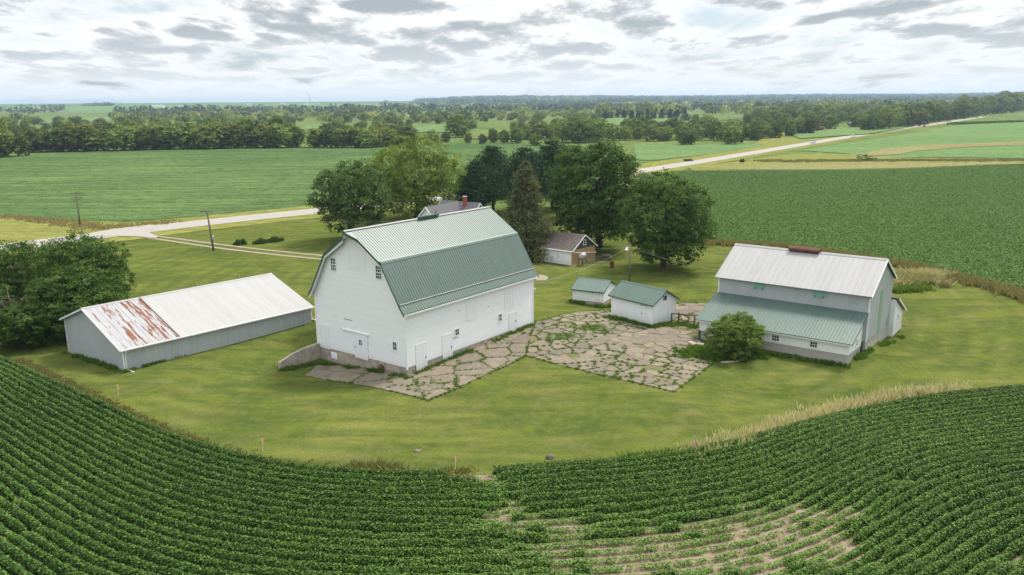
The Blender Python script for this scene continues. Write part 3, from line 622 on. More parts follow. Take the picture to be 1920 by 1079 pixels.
blades('field_edge_weeds', x_, y_, .45, 9, .25, M['brownweed'], 'low brown and green weeds at the lip of the front soybean field', 'weeds', .05, 4, .4, .5)
x_, y_ = along([(30, 676), (100, 708), (170, 742), (250, 780), (320, 812), (400, 843), (500, 868), (600, 882), (700, 888), (760, 889), (880, 887)], 1500, .33)
blades('edge_grass', x_, y_, .20, 8, .25, M['brownweed'], 'unmown grass fringe along the left edge of the lawn and the front soybean rows', 'grass', .05, 5, .4, .3)
x_, y_ = along([(1180, 870), (1240, 866), (1300, 858), (1340, 850), (1380, 842)], 260, .35)
blades('edge_green_weeds', x_, y_, .6, 14, .35, M['weed'], 'bright green weeds at the start of the tall tan grass strip', 'weeds', .08, 6, .5, .4)
x_, y_ = along([(640, 888), (700, 886), (750, 890)], 60, .3)
blades('brown_weed_clump', x_, y_, .7, 22, .4, M['brownweed'], 'reddish brown weed clump on the edge of the lawn below the barn', 'weeds', .05, 7, .4, .2)
# far lawn edge weeds next to the right field
x_, y_ = along([(1330, 458), (1460, 464), (1560, 478), (1700, 501), (1800, 524), (1920, 559), (2050, 600)], 2200, .8)
blades('far_edge_weeds', x_, y_, .8, 9, .5, M['brownweed'], 'rusty brown weeds between the back of the lawn and the right soybean field', 'weeds', .08, 8, .35, .45)
# ------------------------------------------------------------------ broken concrete yard
def clip(poly, cut):
    out = poly
    n = len(cut)
    for i in range(n):
        a, b = cut[i], cut[(i + 1) % n]; res = []
        if not out: return []
        for j in range(len(out)):
            p, q = out[j], out[(j + 1) % len(out)]
            sp_ = (b[0] - a[0]) * (p[1] - a[1]) - (b[1] - a[1]) * (p[0] - a[0]); sq = (b[0] - a[0]) * (q[1] - a[1]) - (b[1] - a[1]) * (q[0] - a[0])
            if sp_ >= 0: res.append(p)
            if sp_ * sq < 0: t = sp_ / (sp_ - sq); res.append((p[0] + (q[0] - p[0]) * t, p[1] + (q[1] - p[1]) * t))
        out = res
    return out
def halfcut(poly, m, n):
    res = []
    for j in range(len(poly)):
        p, q = poly[j], poly[(j + 1) % len(poly)]; sp_ = (p[0] - m[0]) * n[0] + (p[1] - m[1]) * n[1]; sq = (q[0] - m[0]) * n[0] + (q[1] - m[1]) * n[1]
        if sp_ <= 0: res.append(p)
        if sp_ * sq < 0: t = sp_ / (sp_ - sq); res.append((p[0] + (q[0] - p[0]) * t, p[1] + (q[1] - p[1]) * t))
    return res
def area(p): return .5 * sum(p[i][0] * p[(i + 1) % len(p)][1] - p[(i + 1) % len(p)][0] * p[i][1] for i in range(len(p)))
PADS = [([(572, 706), (803, 752), (864, 728), (760, 700), (600, 680)], 2.0), ([(764, 702), (803, 752), (962, 681), (985, 668), (1003, 604)], 2.1),
        ([(985, 668), (1262, 736), (1336, 682), (1312, 640), (1282, 604), (1240, 590), (1140, 583), (1082, 587), (1003, 606)], 1.08), ([(1262, 600), (1312, 640), (1322, 600), (1350, 582), (1340, 571), (1268, 569), (1240, 585)], 1.35)]
ya = R(51.5); ca, sa = math.cos(ya), math.sin(ya); sv = []; sf = []; crk = []
for pi, (pp, cell) in enumerate(PADS):
    cp = Pg(pp); 
    if area(cp) < 0: cp = cp[::-1]
    A = np.array(cp); loc = np.c_[A[:, 0] * ca + A[:, 1] * sa, -A[:, 0] * sa + A[:, 1] * ca]; lo = loc.min(0) - 4; hi = loc.max(0) + 4
    S = []
    gi = int((hi[0] - lo[0]) / (cell * 1.15)); gj = int((hi[1] - lo[1]) / cell)
    for i in range(gi + 1):
        for j in range(gj + 1):
            if rr.uniform() < .24: continue
            u = lo[0] + i * cell * 1.15 + rr.normal(0, .33 * cell); v = lo[1] + j * cell + (i % 2) * .4 * cell + rr.normal(0, .30 * cell); S.append((u * ca - v * sa, u * sa + v * ca))
    S = np.array(S)
    for s in S:
        d = np.hypot(S[:, 0] - s[0], S[:, 1] - s[1]); nb = np.argsort(d)[1:18]
        poly = [(s[0] - 6, s[1] - 6), (s[0] + 6, s[1] - 6), (s[0] + 6, s[1] + 6), (s[0] - 6, s[1] + 6)]
        for q in nb: poly = halfcut(poly, ((s + S[q]) / 2), (S[q] - s))
        poly = clip(poly, cp)
        if len(poly) < 3 or area(poly) < .12: continue
        if rr.uniform() < .035: continue
        P = np.array(poly); c = P.mean(0); gp = rr.choice([.015, .03, .06, .10, .16], p=[.38, .27, .17, .12, .06])
        dd = np.hypot(*(P - c).T)[:, None]; P = c + (P - c) * np.clip(1 - gp / np.maximum(dd, .2), .3, 1)
        # break the edges up
        Q = []
        for i in range(len(P)):
            a, b = P[i], P[(i + 1) % len(P)]; L = np.hypot(*(b - a)); k = max(1, int(L / .45))
            for t in range(k): Q.append(a + (b - a) * t / k + (rr.normal(0, .035, 2) if t else 0))
        Q = np.array(Q); n = len(Q); zt = height(Q[:, 0], Q[:, 1]) + .10 + rr.normal(0, .012) 
        b0 = len(sv); sv += [(x, y, z) for (x, y), z in zip(Q, zt)] + [(x, y, z - .16) for (x, y), z in zip(Q, zt)]
        sf.append(tuple(b0 + i for i in range(n))); sf += [(b0 + i, b0 + n + i, b0 + n + (i + 1) % n, b0 + (i + 1) % n) for i in range(n)]
        for i in range(0, n, 1):
            if rr.uniform() < .75: crk.append(c + (Q[i] - c) * (1 + .06 / max(.2, np.hypot(*(Q[i] - c)))))
me = bpy.data.meshes.new('concrete_yard'); me.from_pydata(sv, [], sf); me.materials.append(M['slab']); o = bpy.data.objects.new('concrete_yard', me); C.objects.link(o); tag(o, kind='structure')
for k, (pp, cell) in enumerate(PADS): drape('yard_dirt', Pg(pp), .045 + .004 * k, M['dirt'], 2)
crk = np.array(crk); wn_ = vnoise(crk[:, 0] + 50, crk[:, 1], 2.6, 9) + .3 * vnoise(crk[:, 0] + 50, crk[:, 1], .9, 10)
barnside = np.exp(-((crk[:, 0] + 3 - (crk[:, 1] - 70) * .75) / 3.5) ** 2) * .25
m = (wn_ + barnside) > .50; crk = crk[m]
blades('crack_weeds', crk[:, 0], crk[:, 1], .12 + .10 * vnoise(crk[:, 0] + 50, crk[:, 1], 1.5, 19), 26, .12 + .28 * np.clip(vnoise(crk[:, 0] + 50, crk[:, 1], 1.2, 18) - .35, 0, 1), M['weed'], 'grass and weeds growing in the cracks of the concrete yard', 'weeds', .035, 12, .6, .45, z0=.03)
def patch(px, n, jx, name, label, h=.18, mat='weed', wd=.05, seed=20, nb=24, tm=.5, sp=.25):
    c = G(*px); q = np.array(c) + np.random.default_rng(seed).normal(0, 1, (n, 2)) * np.array(jx)
    return blades(name, q[:, 0], q[:, 1], h, nb, sp, M[mat], label, 'weeds', wd, seed, .5, tm)
patch((1110, 617), 160, (1.0, .8), 'grass_patch', 'bright grass patch grown over the concrete in the middle of the yard', seed=21)
patch((1062, 634), 60, (.8, .6), 'grass_patch', 'small grass patch on the cracked concrete near the barn side', seed=22)
# weeds at the feet of walls
def wallweeds(pts, n, seed, label, h=.35, jit=.15, mat='weed', tm=.3):
    L = resample(Pg(pts), .2); rg = np.random.default_rng(seed); k = rg.integers(0, len(L), n); q = L[k] + rg.normal(0, jit, (n, 2))
    wz = vnoise(q[:, 0] + 70, q[:, 1], 1.3, seed); q = q[wz > .38]
    blades('wall_weeds', q[:, 0], q[:, 1], h, 16, .2, M[mat], label, 'weeds', .045, seed, .5, tm)
wallweeds([(601, 684), (680, 694), (765, 712)], 90, 31, 'weeds along the foot of the barn gable', .4)
wallweeds([(765, 710), (850, 673), (920, 645), (1000, 611)], 170, 32, 'weeds along the foot of the long barn wall')
wallweeds([(124, 663), (180, 682), (230, 700)], 90, 33, 'weeds along the grey gable of the long shed', .4)
wallweeds([(235, 699), (330, 670), (450, 636), (583, 603)], 240, 34, 'dark grass along the long wall of the low grey shed', .3)
wallweeds([(1146, 598), (1180, 606), (1222, 616), (1266, 609), (1305, 616)], 190, 35, 'weeds round the foot of the nearer small shed', .4, .25)
wallweeds([(1073, 568), (1100, 573), (1132, 578), (1150, 575)], 110, 36, 'weeds along the foundation of the farther small shed', .4)
wallweeds([(1420, 664), (1500, 676), (1590, 689), (1640, 655), (1690, 632)], 200, 37, 'weeds along the plank base of the grey barn', .35)
wallweeds([(527, 697), (560, 690), (597, 684)], 60, 38, 'weeds along the low concrete wall by the barn', .35)
exec_after = []
# ================================================================== buildings
class Bld:
    """a building: an Empty at its near corner, x along its length, y along its width"""
    def __init__(s, name, X, Y, yaw, sgn, label, cat, z=0.0):
        s.sgn = sgn; s.e = tag(empty(name, (X, Y, z), R(yaw)), label, cat)
    def mb(s): return MB(s.sgn)
    def add(s, name, mb, mat, parent=None, smooth=False): return mb.build(name, M[mat] if isinstance(mat, str) else mat, parent or s.e, smooth)
    def box(s, name, mat, *b, parent=None): return s.add(name, s.mb().box(*b), mat, parent)
    def roof(s, name, path, u0, u1, mat, spacing=.3, rw=.05, rh=.035, th=.07, parent=None, u0b=None):
        """ribbed sheet; path = [(v, w)...]; u0b: start of the sheet at the last path point, if it differs"""
        P = np.array(path, float); T = np.gradient(P, axis=0); T /= np.hypot(*T.T)[:, None]; N = np.c_[-T[:, 1], T[:, 0]]
        N[N[:, 1] < 0] *= -1
        us = []; h = []; u = u0
        k = 0
        while u < u1 - spacing * .5:
            for du, hh in ((0, 0), (spacing - rw * 2, 0), (spacing - rw * 1.6, rh), (spacing - rw * .6, rh)):
                us.append(u + du); h.append(hh)
            u += spacing
        us.append(u1); h.append(0); us = np.array(us); h = np.array(h); us = np.minimum(us, u1)
        V = []; m = len(P); n = len(us)
        for j in range(m):
            f = j / (m - 1); start = u0 if u0b is None else (u0b if j == m - 1 else u0)
            uu = np.where(us <= u0 + 1e-6, start, us)
            Q = P[j] + N[j] * h[:, None]; V.append(np.c_[uu, Q[:, 0] * s.sgn, Q[:, 1]])
        V = np.concatenate(V); F = [((j * n + i), (j * n + i + 1), ((j + 1) * n + i + 1), ((j + 1) * n + i)) for j in range(m - 1) for i in range(n - 1)]
        b0 = len(V); B = []
        for j in range(m):
            Q = P[j] - N[j] * th; st = u0 if (u0b is None or j < m - 1) else u0b
            B += [(st, Q[0] * s.sgn, Q[1]), (u1, Q[0] * s.sgn, Q[1])]
        V = np.concatenate([V, np.array(B)])
        for j in range(m - 1):
            a, b, c, d = b0 + 2 * j, b0 + 2 * j + 1, b0 + 2 * j + 3, b0 + 2 * j + 2
            F += [(a, d, c, b), (j * n, (j + 1) * n, d, a), (j * n + n - 1, b, c, (j + 1) * n + n - 1)]
        me = bpy.data.meshes.new(name); me.from_pydata([tuple(v) for v in V], [], F + [tuple(list(range(n)) + [b0 + 1, b0]), tuple(list(range((m - 1) * n, m * n))[::-1] + [b0 + 2 * m - 2, b0 + 2 * m - 1])]); me.materials.append(M[mat])
        o = bpy.data.objects.new(name, me); C.objects.link(o); o.parent = parent or s.e; return o
    def slab_box(s, m, face, a0, a1, w0, w1, d0, d1, pl=0.0):
        """a box standing d0..d1 outward from a wall. face 'g': gable at u=pl; 's': side at v=pl; 'G'/'S' the opposite walls"""
        if face == 'g': m.box(pl - d1, pl - d0, a0, a1, w0, w1)
        elif face == 'G': m.box(pl + d0, pl + d1, a0, a1, w0, w1)
        elif face == 's': m.box(a0, a1, pl - d1, pl - d0, w0, w1)
        else: m.box(a0, a1, pl + d0, pl + d1, w0, w1)
        return m
    def window(s, face, a0, a1, w0, w1, nx=2, ny=2, pl=0.0, fr=.07, parent=None, mid=False, d=.05):
        m = s.mb(); SB = lambda *q: s.slab_box(m, face, *q, pl)
        SB(a0 - fr, a1 + fr, w1, w1 + fr, 0, d); SB(a0 - fr, a1 + fr, w0 - fr, w0, 0, d + .02)
        SB(a0 - fr, a0, w0, w1, 0, d); SB(a1, a1 + fr, w0, w1, 0, d)
        for k in range(1, nx): q = a0 + (a1 - a0) * k / nx; SB(q - .016, q + .016, w0, w1, .012, d - .008)
        for k in range(1, ny): q = w0 + (w1 - w0) * k / ny; t = .04 if (mid and k * 2 == ny) else .016; SB(a0, a1, q - t, q + t, .014, d - .006)
        f = s.add('window', m, 'trim', parent); g = s.mb(); s.slab_box(g, face, a0, a1, w0, w1, .002, .010, pl); s.add('pane', g, 'glass', f); return f
    def door(s, face, a0, a1, w0, w1, mat='door', pl=0.0, frame=True, d=.025, handle=True, name='door', battens=0):
        m = s.mb(); s.slab_box(m, face, a0, a1, w0, w1, 0, d, pl)
        for k in range(battens): q = w0 + (w1 - w0) * (k + .5) / battens; s.slab_box(m, face, a0 + .05, a1 - .05, q - .06, q + .06, d - .002, d + .022, pl)
        o = s.add(name, m, mat)
        if frame:
            f = s.mb(); s.slab_box(f, face, a0 - .07, a0, w0, w1 + .07, 0, d + .012, pl); s.slab_box(f, face, a1, a1 + .07, w0, w1 + .07, 0, d + .012, pl); s.slab_box(f, face, a0, a1, w1, w1 + .07, 0, d + .012, pl); s.add('door_frame', f, 'trim', o)
        if handle:
            h = s.mb(); s.slab_box(h, face, a1 - .14, a1 - .10, w0 + .95, w0 + 1.15, d, d + .05, pl); s.add('handle', h, 'dark', o)
        return o
def rake(b, name, path, u0, u1, depth, mat, parent=None):
    """a board that follows the roof line under the edge of the gable"""
    m = b.mb()
    for (v0, w0), (v1, w1) in zip(path[:-1], path[1:]):
        m.prism([(v0, w0), (v1, w1), (v1, w1 - depth), (v0, w0 - depth)], 'u', u0, u1)
    return b.add(name, m, mat, parent)
# ---- the big white barn
b = Bld('gambrel_barn', -9.42, 68.06, 51.75, 1, 'big white wooden barn with a green gambrel metal roof beside the concrete yard', 'barn')
L, W, RH = 18.85, 12.54, 12.62
near = [(-.36, 5.84), (.18, 6.48), (2.40, 10.10), (6.27, RH)]
far = [(W - v, w) for v, w in near]
wallp = [(0, .72), (0, 6.14), (2.50, 9.92), (6.27, RH - .2), (W - 2.50, 9.92), (W, 6.14), (W, .50)]
m = b.mb(); m.prism(wallp, 'u', 0, L); b.add('wall', m, 'white')
m = b.mb(); m.prism([(.05, -1.8), (.05, .72), (W - .05, .50), (W - .05, -1.8)], 'u', .05, L - .05); b.add('foundation', m, 'found')
rs = b.roof('roof', near[:3], -.47, L + .45, 'rgreen', .30, .075, .038, .08)
b.roof('roof', [near[2], (5.15, 11.89), near[3]], -.47, L + .45, 'rgreen2', .30, .075, .038, .08, u0b=-1.23)
b.roof('roof', far[:3], -.47, L + .45, 'rgreen', .30, .075, .038, .08)
b.roof('roof', [far[2], (W - 5.15, 11.89), far[3]], -.47, L + .45, 'rgreen2', .30, .075, .038, .08, u0b=-1.23)
m = b.mb()
for s_ in (-1, 1): m.prism([(6.27, RH + .13), (6.27 + s_ * .14, RH + .04), (6.27 + s_ * .14, RH + .0), (6.27, RH + .08)], 'u', -1.2, L + .42)
b.add('ridge_cap', m, 'rwhite')
m = b.mb(); m.box(8.2, 11.0, 5.95, 6.27, RH + .10, RH + .26); b.add('ridge_flashing', m, 'gtrim')
m = b.mb()
for s_, c in ((1, 0), (-1, W)):
    m.prism([(c + s_ * .17, 6.56), (c + s_ * .21, 6.63), (c + s_ * .16, 6.65), (c + s_ * .12, 6.57)], 'u', -.45, L + .43)
b.add('snow_bar', m, 'rwhite', rs)
m = b.mb()
for s_, c in ((1, 0), (-1, W)): m.prism([(c + s_ * 2.28, 10.0), (c + s_ * 2.40, 10.19), (c + s_ * 2.55, 10.28), (c + s_ * 2.55, 10.22), (c + s_ * 2.42, 10.13)], 'u', -.46, L + .44)
b.add('roof_break_trim', m, 'rgreen', rs)
for u0, u1 in ((-.52, -.465), (L + .452, L + .50)):
    rake(b, 'rake_trim', near[:3], u0, u1, .26, 'gtrim'); rake(b, 'rake_trim', far[:3], u0, u1, .26, 'gtrim')
for P in (near, far):
    m = b.mb(); (v0, w0), (v1, w1) = ((5.15, 11.89) if P is near else (W - 5.15, 11.89)), P[3]
    rake(b, 'rake_trim', [P[2], (v0, w0)], -.52, -.465, .26, 'gtrim'); rake(b, 'rake_board', [(P[2][0], P[2][1] - .27), (v0, w0 - .27)], -.44, -.34, .22, 'trim'); rake(b, 'soffit', [(P[2][0], P[2][1] - .10), (v0, w0 - .10)], -.43, 0, .06, 'trim')
    m.add([(-.50, v0, w0 + .02), (-1.26, v1, w1 + .02), (-1.26, v1, w1 - .22), (-.50, v0, w0 - .24), (-.44, v0, w0 + .02), (-1.20, v1, w1 + .02), (-1.20, v1, w1 - .22), (-.44, v0, w0 - .24)], [(0, 1, 2, 3), (4, 7, 6, 5), (0, 4, 5, 1), (3, 2, 6, 7), (0, 3, 7, 4), (1, 5, 6, 2)]); b.add('rake_trim', m, 'gtrim')
    rake(b, 'rake_board', [(v, w - .27) for v, w in P[:3]], -.44, -.34, .22, 'trim')
    m = b.mb(); m.add([(-.42, v0, w0 - .12), (-1.18, v1, w1 - .12), (0, v1, w1 - .12), (0, v0, w0 - .12), (-.42, v0, w0 - .20), (-1.18, v1, w1 - .20), (0, v1, w1 - .20), (0, v0, w0 - .20)], [(0, 1, 2, 3), (4, 7, 6, 5), (0, 4, 5, 1), (3, 2, 6, 7), (0, 3, 7, 4), (1, 5, 6, 2)]); b.add('hay_hood', m, 'trim')
    rake(b, 'soffit', [(v, w - .10) for v, w in P[:3]], -.43, 0, .06, 'trim')
m = b.mb(); m.tube((-1.0, 6.27, RH - .35), (.0, 6.27, RH - .35), .07); b.add('hay_track', m, 'steel')
for vv in (-.30, W + .26):
    m = b.mb(); m.box(-.4, L + .4, vv - .06 if vv < 0 else vv - .02, vv + .02 if vv < 0 else vv + .08, 5.60, 5.76); b.add('fascia', m, 'trim')
for q in ((-.035, .09, -.04, .13, .55, 6.1), (-.035, .09, W - .14, W + .03, .55, 6.1), (L - .09, L + .035, -.04, .11, .60, 5.8)): b.box('corner_board', 'trim', *q)
b.window('g', 9.05, 9.72, 8.50, 9.66, 3, 4, mid=True); b.window('g', 2.86, 3.53, 8.50, 9.66, 3, 4, mid=True)
b.window('g', 1.26, 1.72, 2.14, 2.88, 2, 2)
b.door('g', 4.95, 7.65, 8.80, 11.45, handle=False, name='hay_door'); b.door('g', 10.72, 12.02, .45, 2.80, handle=False, name='door')
m = b.mb(); m.box(-.13, 0, 4.86, 8.70, 2.88, 2.98); b.add('door_track', m, 'trim')
dd = b.door('g', 5.10, 6.95, .42, 2.84, d=.09, frame=False)
m = b.mb(); m.box(-.095, -.085, 5.84, 6.24, 1.78, 2.28); b.add('pane', m, 'glass', dd)
m = b.mb(); m.box(-.115, -.09, 5.78, 5.84, 1.72, 2.34); m.box(-.115, -.09, 6.24, 6.30, 1.72, 2.34); m.box(-.115, -.09, 5.84, 6.24, 2.28, 2.34); m.box(-.115, -.09, 5.84, 6.24, 1.72, 1.78); m.box(-.110, -.092, 6.02, 6.06, 1.78, 2.28); m.box(-.110, -.093, 5.84, 6.24, 2.01, 2.05); b.add('window_frame', m, 'trim', dd)
m = b.mb(); m.box(.0, .05, 9.74, 10.54, -.36, .20); m.box(.02, .05, 9.70, 10.58, -.40, .24); b.add('foundation_hatch', m, 'trim')
m = b.mb(); m.box(-.012, .0, 7.2, 8.3, 3.92, 3.97); b.add('siding_gap', m, 'dark')
b.door('s', 1.18, 2.45, .12, 2.52); b.door('s', 4.67, 5.93, .20, 2.58); b.door('s', 14.72, 15.88, .52, 2.52)
b.door('s', 8.13, 9.42, 3.24, 5.06, handle=False, name='hatch'); b.door('s', 13.98, 15.30, 3.20, 5.18, handle=False, name='hatch')
b.window('s', 6.42, 6.92, 2.20, 2.80, 2, 2); b.window('s', 13.00, 13.44, 2.16, 2.84, 2, 2)
m = b.mb(); m.box(5.95, 6.75, -.012, 0, 1.98, 2.02); b.add('rusty_streak', m, 'rust')
m = b.mb()
for u_, w_ in ((6.9, 4.55), (7.1, 4.5), (11.4, 4.0), (10.2, 4.4), (16.5, 3.1)): m.box(u_, u_ + .10, -.010, 0, w_, w_ + .06)
b.add('knot_hole', m, 'dark')
m = b.mb(); m.tube((L + .05, .15, 4.2), (L + .45, .15, 4.35), .04); m.lathe((L + .5, .15, 4.2), [(.16, 0), (.10, .16), (.04, .22)], 10); b.add('yard_lamp', m, 'steel')
m = b.mb(); m.prism([(12.3, RH - .8), (W + 1.0, 6.0), (W + 1.0, 0), (12.3, 0)], 'u', 19.3, 19.31)
# drive-in bay on the far side, its shallow roof and vent show past the gable
m = b.mb(); m.prism([(10.6, 9.2), (17.9, 6.55), (17.9, -1.5), (10.6, -1.5)], 'u', 4.95, 9.0); b.add('side_bay_wall', m, 'white')
b.roof('side_bay_roof', [(18.25, 6.55), (9.5, 9.72)], 4.75, 9.2, 'galv', .6, .05, .03, .08)
m = b.mb(); m.lathe((6.2, 16.6, 7.1), [(.14, 0), (.14, .5), (.30, .55), (.36, .75), (.28, .95), (.08, 1.05)], 14); b.add('turbine_vent', m, 'steel', smooth=True)
# ---- low grey shed on the left
b = Bld('machine_shed', -35.64, 69.9, 48.18, 1, 'long low grey metal shed with a partly rusted pale roof beside the dark maples', 'shed')
L, W = 20.3, 14.1; E1 = 2.22; RV = 7.75; RH = 4.75; E2 = 2.68
m = b.mb(); m.prism([(0, -2.2), (0, E1 - .02), (RV, RH - .08), (W - .45, E2 + .06), (W - .45, -2.2)], 'u', 0, L)
for k in range(0, 32): m.box(.05 + k * .64, .09 + k * .64, -.018, 0, -.5, E1 - .12)
b.add('wall', m, 'galv')
b.roof('roof', [(-.28, E1 - .08), (RV, RH)], 5.30, L + .2, 'rwhite', 1.24, .03, .008, .06)
b.roof('roof', [(W + .0, E2 - .10), (RV, RH)], -.3, L + .2, 'rwhite', 1.24, .03, .008, .06)
tag(b.roof('rusty_roof_section', [(-.28, E1 - .08), (RV, RH)], -.3, 5.30, 'rustroof', .62, .03, .025, .06), 'galvanised roof panels streaked with rust')
m = b.mb(); m.box(5.27, 5.33, -.27, -.2, E1 - .05, E1 + .02); m.prism([(-.27, E1 - .05), (RV, RH + .03), (RV, RH + .06), (-.27, E1 - .015)], 'u', 5.25, 5.34); b.add('seam_strip', m, 'rust')
m = b.mb(); m.prism([(RV - .2, RH - .04), (RV, RH + .07), (RV + .2, RH - .02), (RV, RH + .02)], 'u', -.32, L + .22); b.add('ridge_cap', m, 'rwhite')
rake(b, 'rake_trim', [(-.28, E1 - .08), (RV, RH)], -.34, -.302, .16, 'trim'); rake(b, 'rake_trim', [(W, E2 - .10), (RV, RH)], -.34, -.302, .16, 'trim')
m = b.mb(); m.box(-.3, L + .2, -.40, -.285, E1 - .20, E1 - .08); g_ = b.add('gutter', m, 'trim')
for u_, s_ in ((.12, 1), (L - .1, 1)):
    m = b.mb(); m.box(u_, u_ + .1, -.38, -.30, E1 - .32, E1 - .18); m.tube((u_ + .05, -.34, E1 - .30), (u_ + .05, -.07, E1 - .62), .05); m.tube((u_ + .05, -.07, E1 - .62), (u_ + .05, -.07, .12 if u_ < 5 else .7), .05)
    if u_ < 5: m.tube((u_ + .05, -.07, .15), (u_ + .35, -1.1, -.0), .05)
    else: m.tube((u_ + .05, -.07, .75), (u_ + .5, -.5, .55), .05)
    b.add('downspout', m, 'trim')
m = b.mb(); m.box(-.03, .06, -.03, .06, -.6, E1 - .1); m.box(-.03, .05, W - .5, W - .42, -2, E2); b.add('corner_trim', m, 'trim')
m = b.mb()
for u_ in (6.5, 11.5, 16.5): m.tube((u_, RV, RH), (u_, RV, RH + .55), .012)
b.add('lightning_rod', m, 'steel')
# ---- the grey barn on the right
b = Bld('grey_barn', 34.06, 73.8, 143.2, -1, 'tall grey metal barn with a pale roof and a green-roofed lean-to', 'barn')
L, W = 15.05, 9.79
m = b.mb()
for k in range(1, 13): m.box(k * 1.16, k * 1.16 + .04, -.014, 0, 3.95, 5.55)
for k in range(1, 11): m.box(-.014, 0, k * .9, k * .9 + .04, 1.1 - k * .06, 5.70 + 2.2 * (1 - abs(k * .9 - 4.9) / 4.9) - .1)
m.prism([(0, 1.08), (0, 5.70), (4.9, 8.20), (W, 5.75), (W, .40)], 'u', 0, L); b.add('wall', m, 'galv')
m = b.mb(); m.prism([(.04, -2.2), (.04, 1.08), (W - .04, .40), (W - .04, -2.2)], 'u', .04, L - .04); b.add('plank_base', m, 'plank')
b.roof('roof', [(-.45, 5.60), (4.9, 8.36)], -.25, L + .35, 'rwhite', .62, .03, .02, .06); b.roof('roof', [(W + .45, 5.55), (4.9, 8.36)], -.25, L + .35, 'rwhite', .62, .03, .02, .06)
for P in ([(-.45, 5.60), (4.9, 8.36)], [(W + .45, 5.55), (4.9, 8.36)]): rake(b, 'rake_trim', P, -.30, -.252, .18, 'trim'); rake(b, 'soffit', [(v, w - .09) for v, w in P], -.25, 0, .05, 'dark')
m = b.mb(); m.prism([(4.65, 8.27), (4.9, 8.44), (5.15, 8.27), (4.9, 8.38)], 'u', -.26, 6.2); b.add('ridge_cap', m, 'rwhite'); m = b.mb(); m.prism([(4.65, 8.27), (4.9, 8.44), (5.15, 8.27), (4.9, 8.38)], 'u', 9.5, L + .36); b.add('ridge_cap', m, 'rwhite')
m = b.mb(); m.box(6.35, 9.35, 4.55, 4.62, 8.22, 8.50); m.box(6.35, 9.35, 5.18, 5.25, 8.22, 8.50); m.prism([(4.38, 8.44), (4.45, 8.60), (4.65, 8.72), (4.9, 8.76), (5.15, 8.72), (5.35, 8.60), (5.42, 8.44), (5.2, 8.50), (4.6, 8.50)], 'u', 6.25, 9.45); b.add('ridge_ventilator', m, 'rust')
for a0, a1 in ((10.18, 11.28), (4.14, 5.24)):
    m = b.mb(); m.box(a0, a1, -.05, 0, 4.84, 5.46); o = b.add('shutter', m, 'shutter')
    m = b.mb(); m.box(a0 + .15, a0 + .19, -.09, -.05, 4.70, 5.0); m.box(a1 - .19, a1 - .15, -.09, -.05, 4.70, 5.0); b.add('latch', m, 'dark', o)
m = b.mb(); m.box(-.025, 0, 4.35, 5.60, .85, 5.25); b.add('tall_door_strip', m, 'stripgreen')
m = b.mb(); m.box(-.025, 0, 8.45, 9.45, .62, 1.65); b.add('low_green_hatch', m, 'stripgreen')
m = b.mb(); m.box(-.06, .05, -.03, .08, 1.0, 5.6); m.box(L - .05, L + .07, -.05, .3, 3.9, 5.6); b.add('corner_board', m, 'whitev')
# lean-to with the green roof, in the same frame (shifted)
U0, V0, LL, LW = .38, -4.83, 14.5, 4.83
m = b.mb(); m.prism([(V0, .86), (V0, 2.10), (-.02, 3.80), (-.02, .60)], 'u', U0, U0 + LL); b.add('lean_to_wall', m, 'whitev')
m = b.mb(); m.prism([(V0 + .04, -1.6), (V0 + .04, .86), (-.02, .60), (-.02, -1.6)], 'u', U0 + .04, U0 + LL - .04); b.add('lean_to_plank_base', m, 'plank')
b.roof('lean_to_roof', [(V0 - .42, 2.06), (-.03, 3.92)], U0 - .33, U0 + LL + .38, 'rgreen2', .305, .045, .04, .06)
rake(b, 'lean_to_rake_trim', [(V0 - .42, 2.06), (-.03, 3.92)], U0 - .38, U0 - .332, .15, 'gtrim'); m = b.mb(); m.box(U0 - .2, U0 + LL + .2, V0 - .36, V0 - .30, 1.86, 1.98); b.add('lean_to_fascia', m, 'trim')
for a0, a1 in ((6.42, 7.06), (2.82, 3.46)): b.window('s', U0 + a0, U0 + a1, 1.10, 1.62, 3, 2, pl=V0)
b.window('g', V0 + 2.55, V0 + 3.05, 1.05, 1.72, 2, 2, pl=U0)
m = b.mb(); m.box(U0 - .05, U0 + .06, V0 - .03, V0 + .06, .86, 2.05); m.box(U0 + LL - .06, U0 + LL + .05, V0 - .03, V0 + .06, .86, 2.05); b.add('lean_to_corner_board', m, 'trim')
m = b.mb(); m.box(U0 + LL - .05, U0 + LL + .12, V0 - .08, V0 + .08, -1.2, .86); m.box(U0 - .12, U0 + .02, -.16, .0, -1.2, 1.0); b.add('corner_post', m, 'dark')
# white lean-to at the back
m = b.mb(); m.prism([(W + .02, -.75), (W + .02, 3.25), (14.0, 1.25), (14.0, -.85)], 'u', -.45, 7.5); b.add('back_lean_to_wall', m, 'whitev')
m = b.mb(); m.prism([(W + .02, -3), (W + .02, -.75), (13.95, -.85), (13.95, -3)], 'u', -.40, 7.45); b.add('back_lean_to_foundation', m, 'found')
b.roof('back_lean_to_roof', [(14.5, 1.18), (W + .0, 3.50)], -.75, 7.8, 'rwhite', .6, .03, .02, .06); rake(b, 'back_lean_to_rake', [(14.5, 1.18), (W, 3.50)], -.80, -.752, .16, 'trim')
b.window('g', 11.5, 11.95, .55, 1.15, 1, 2, pl=-.45)
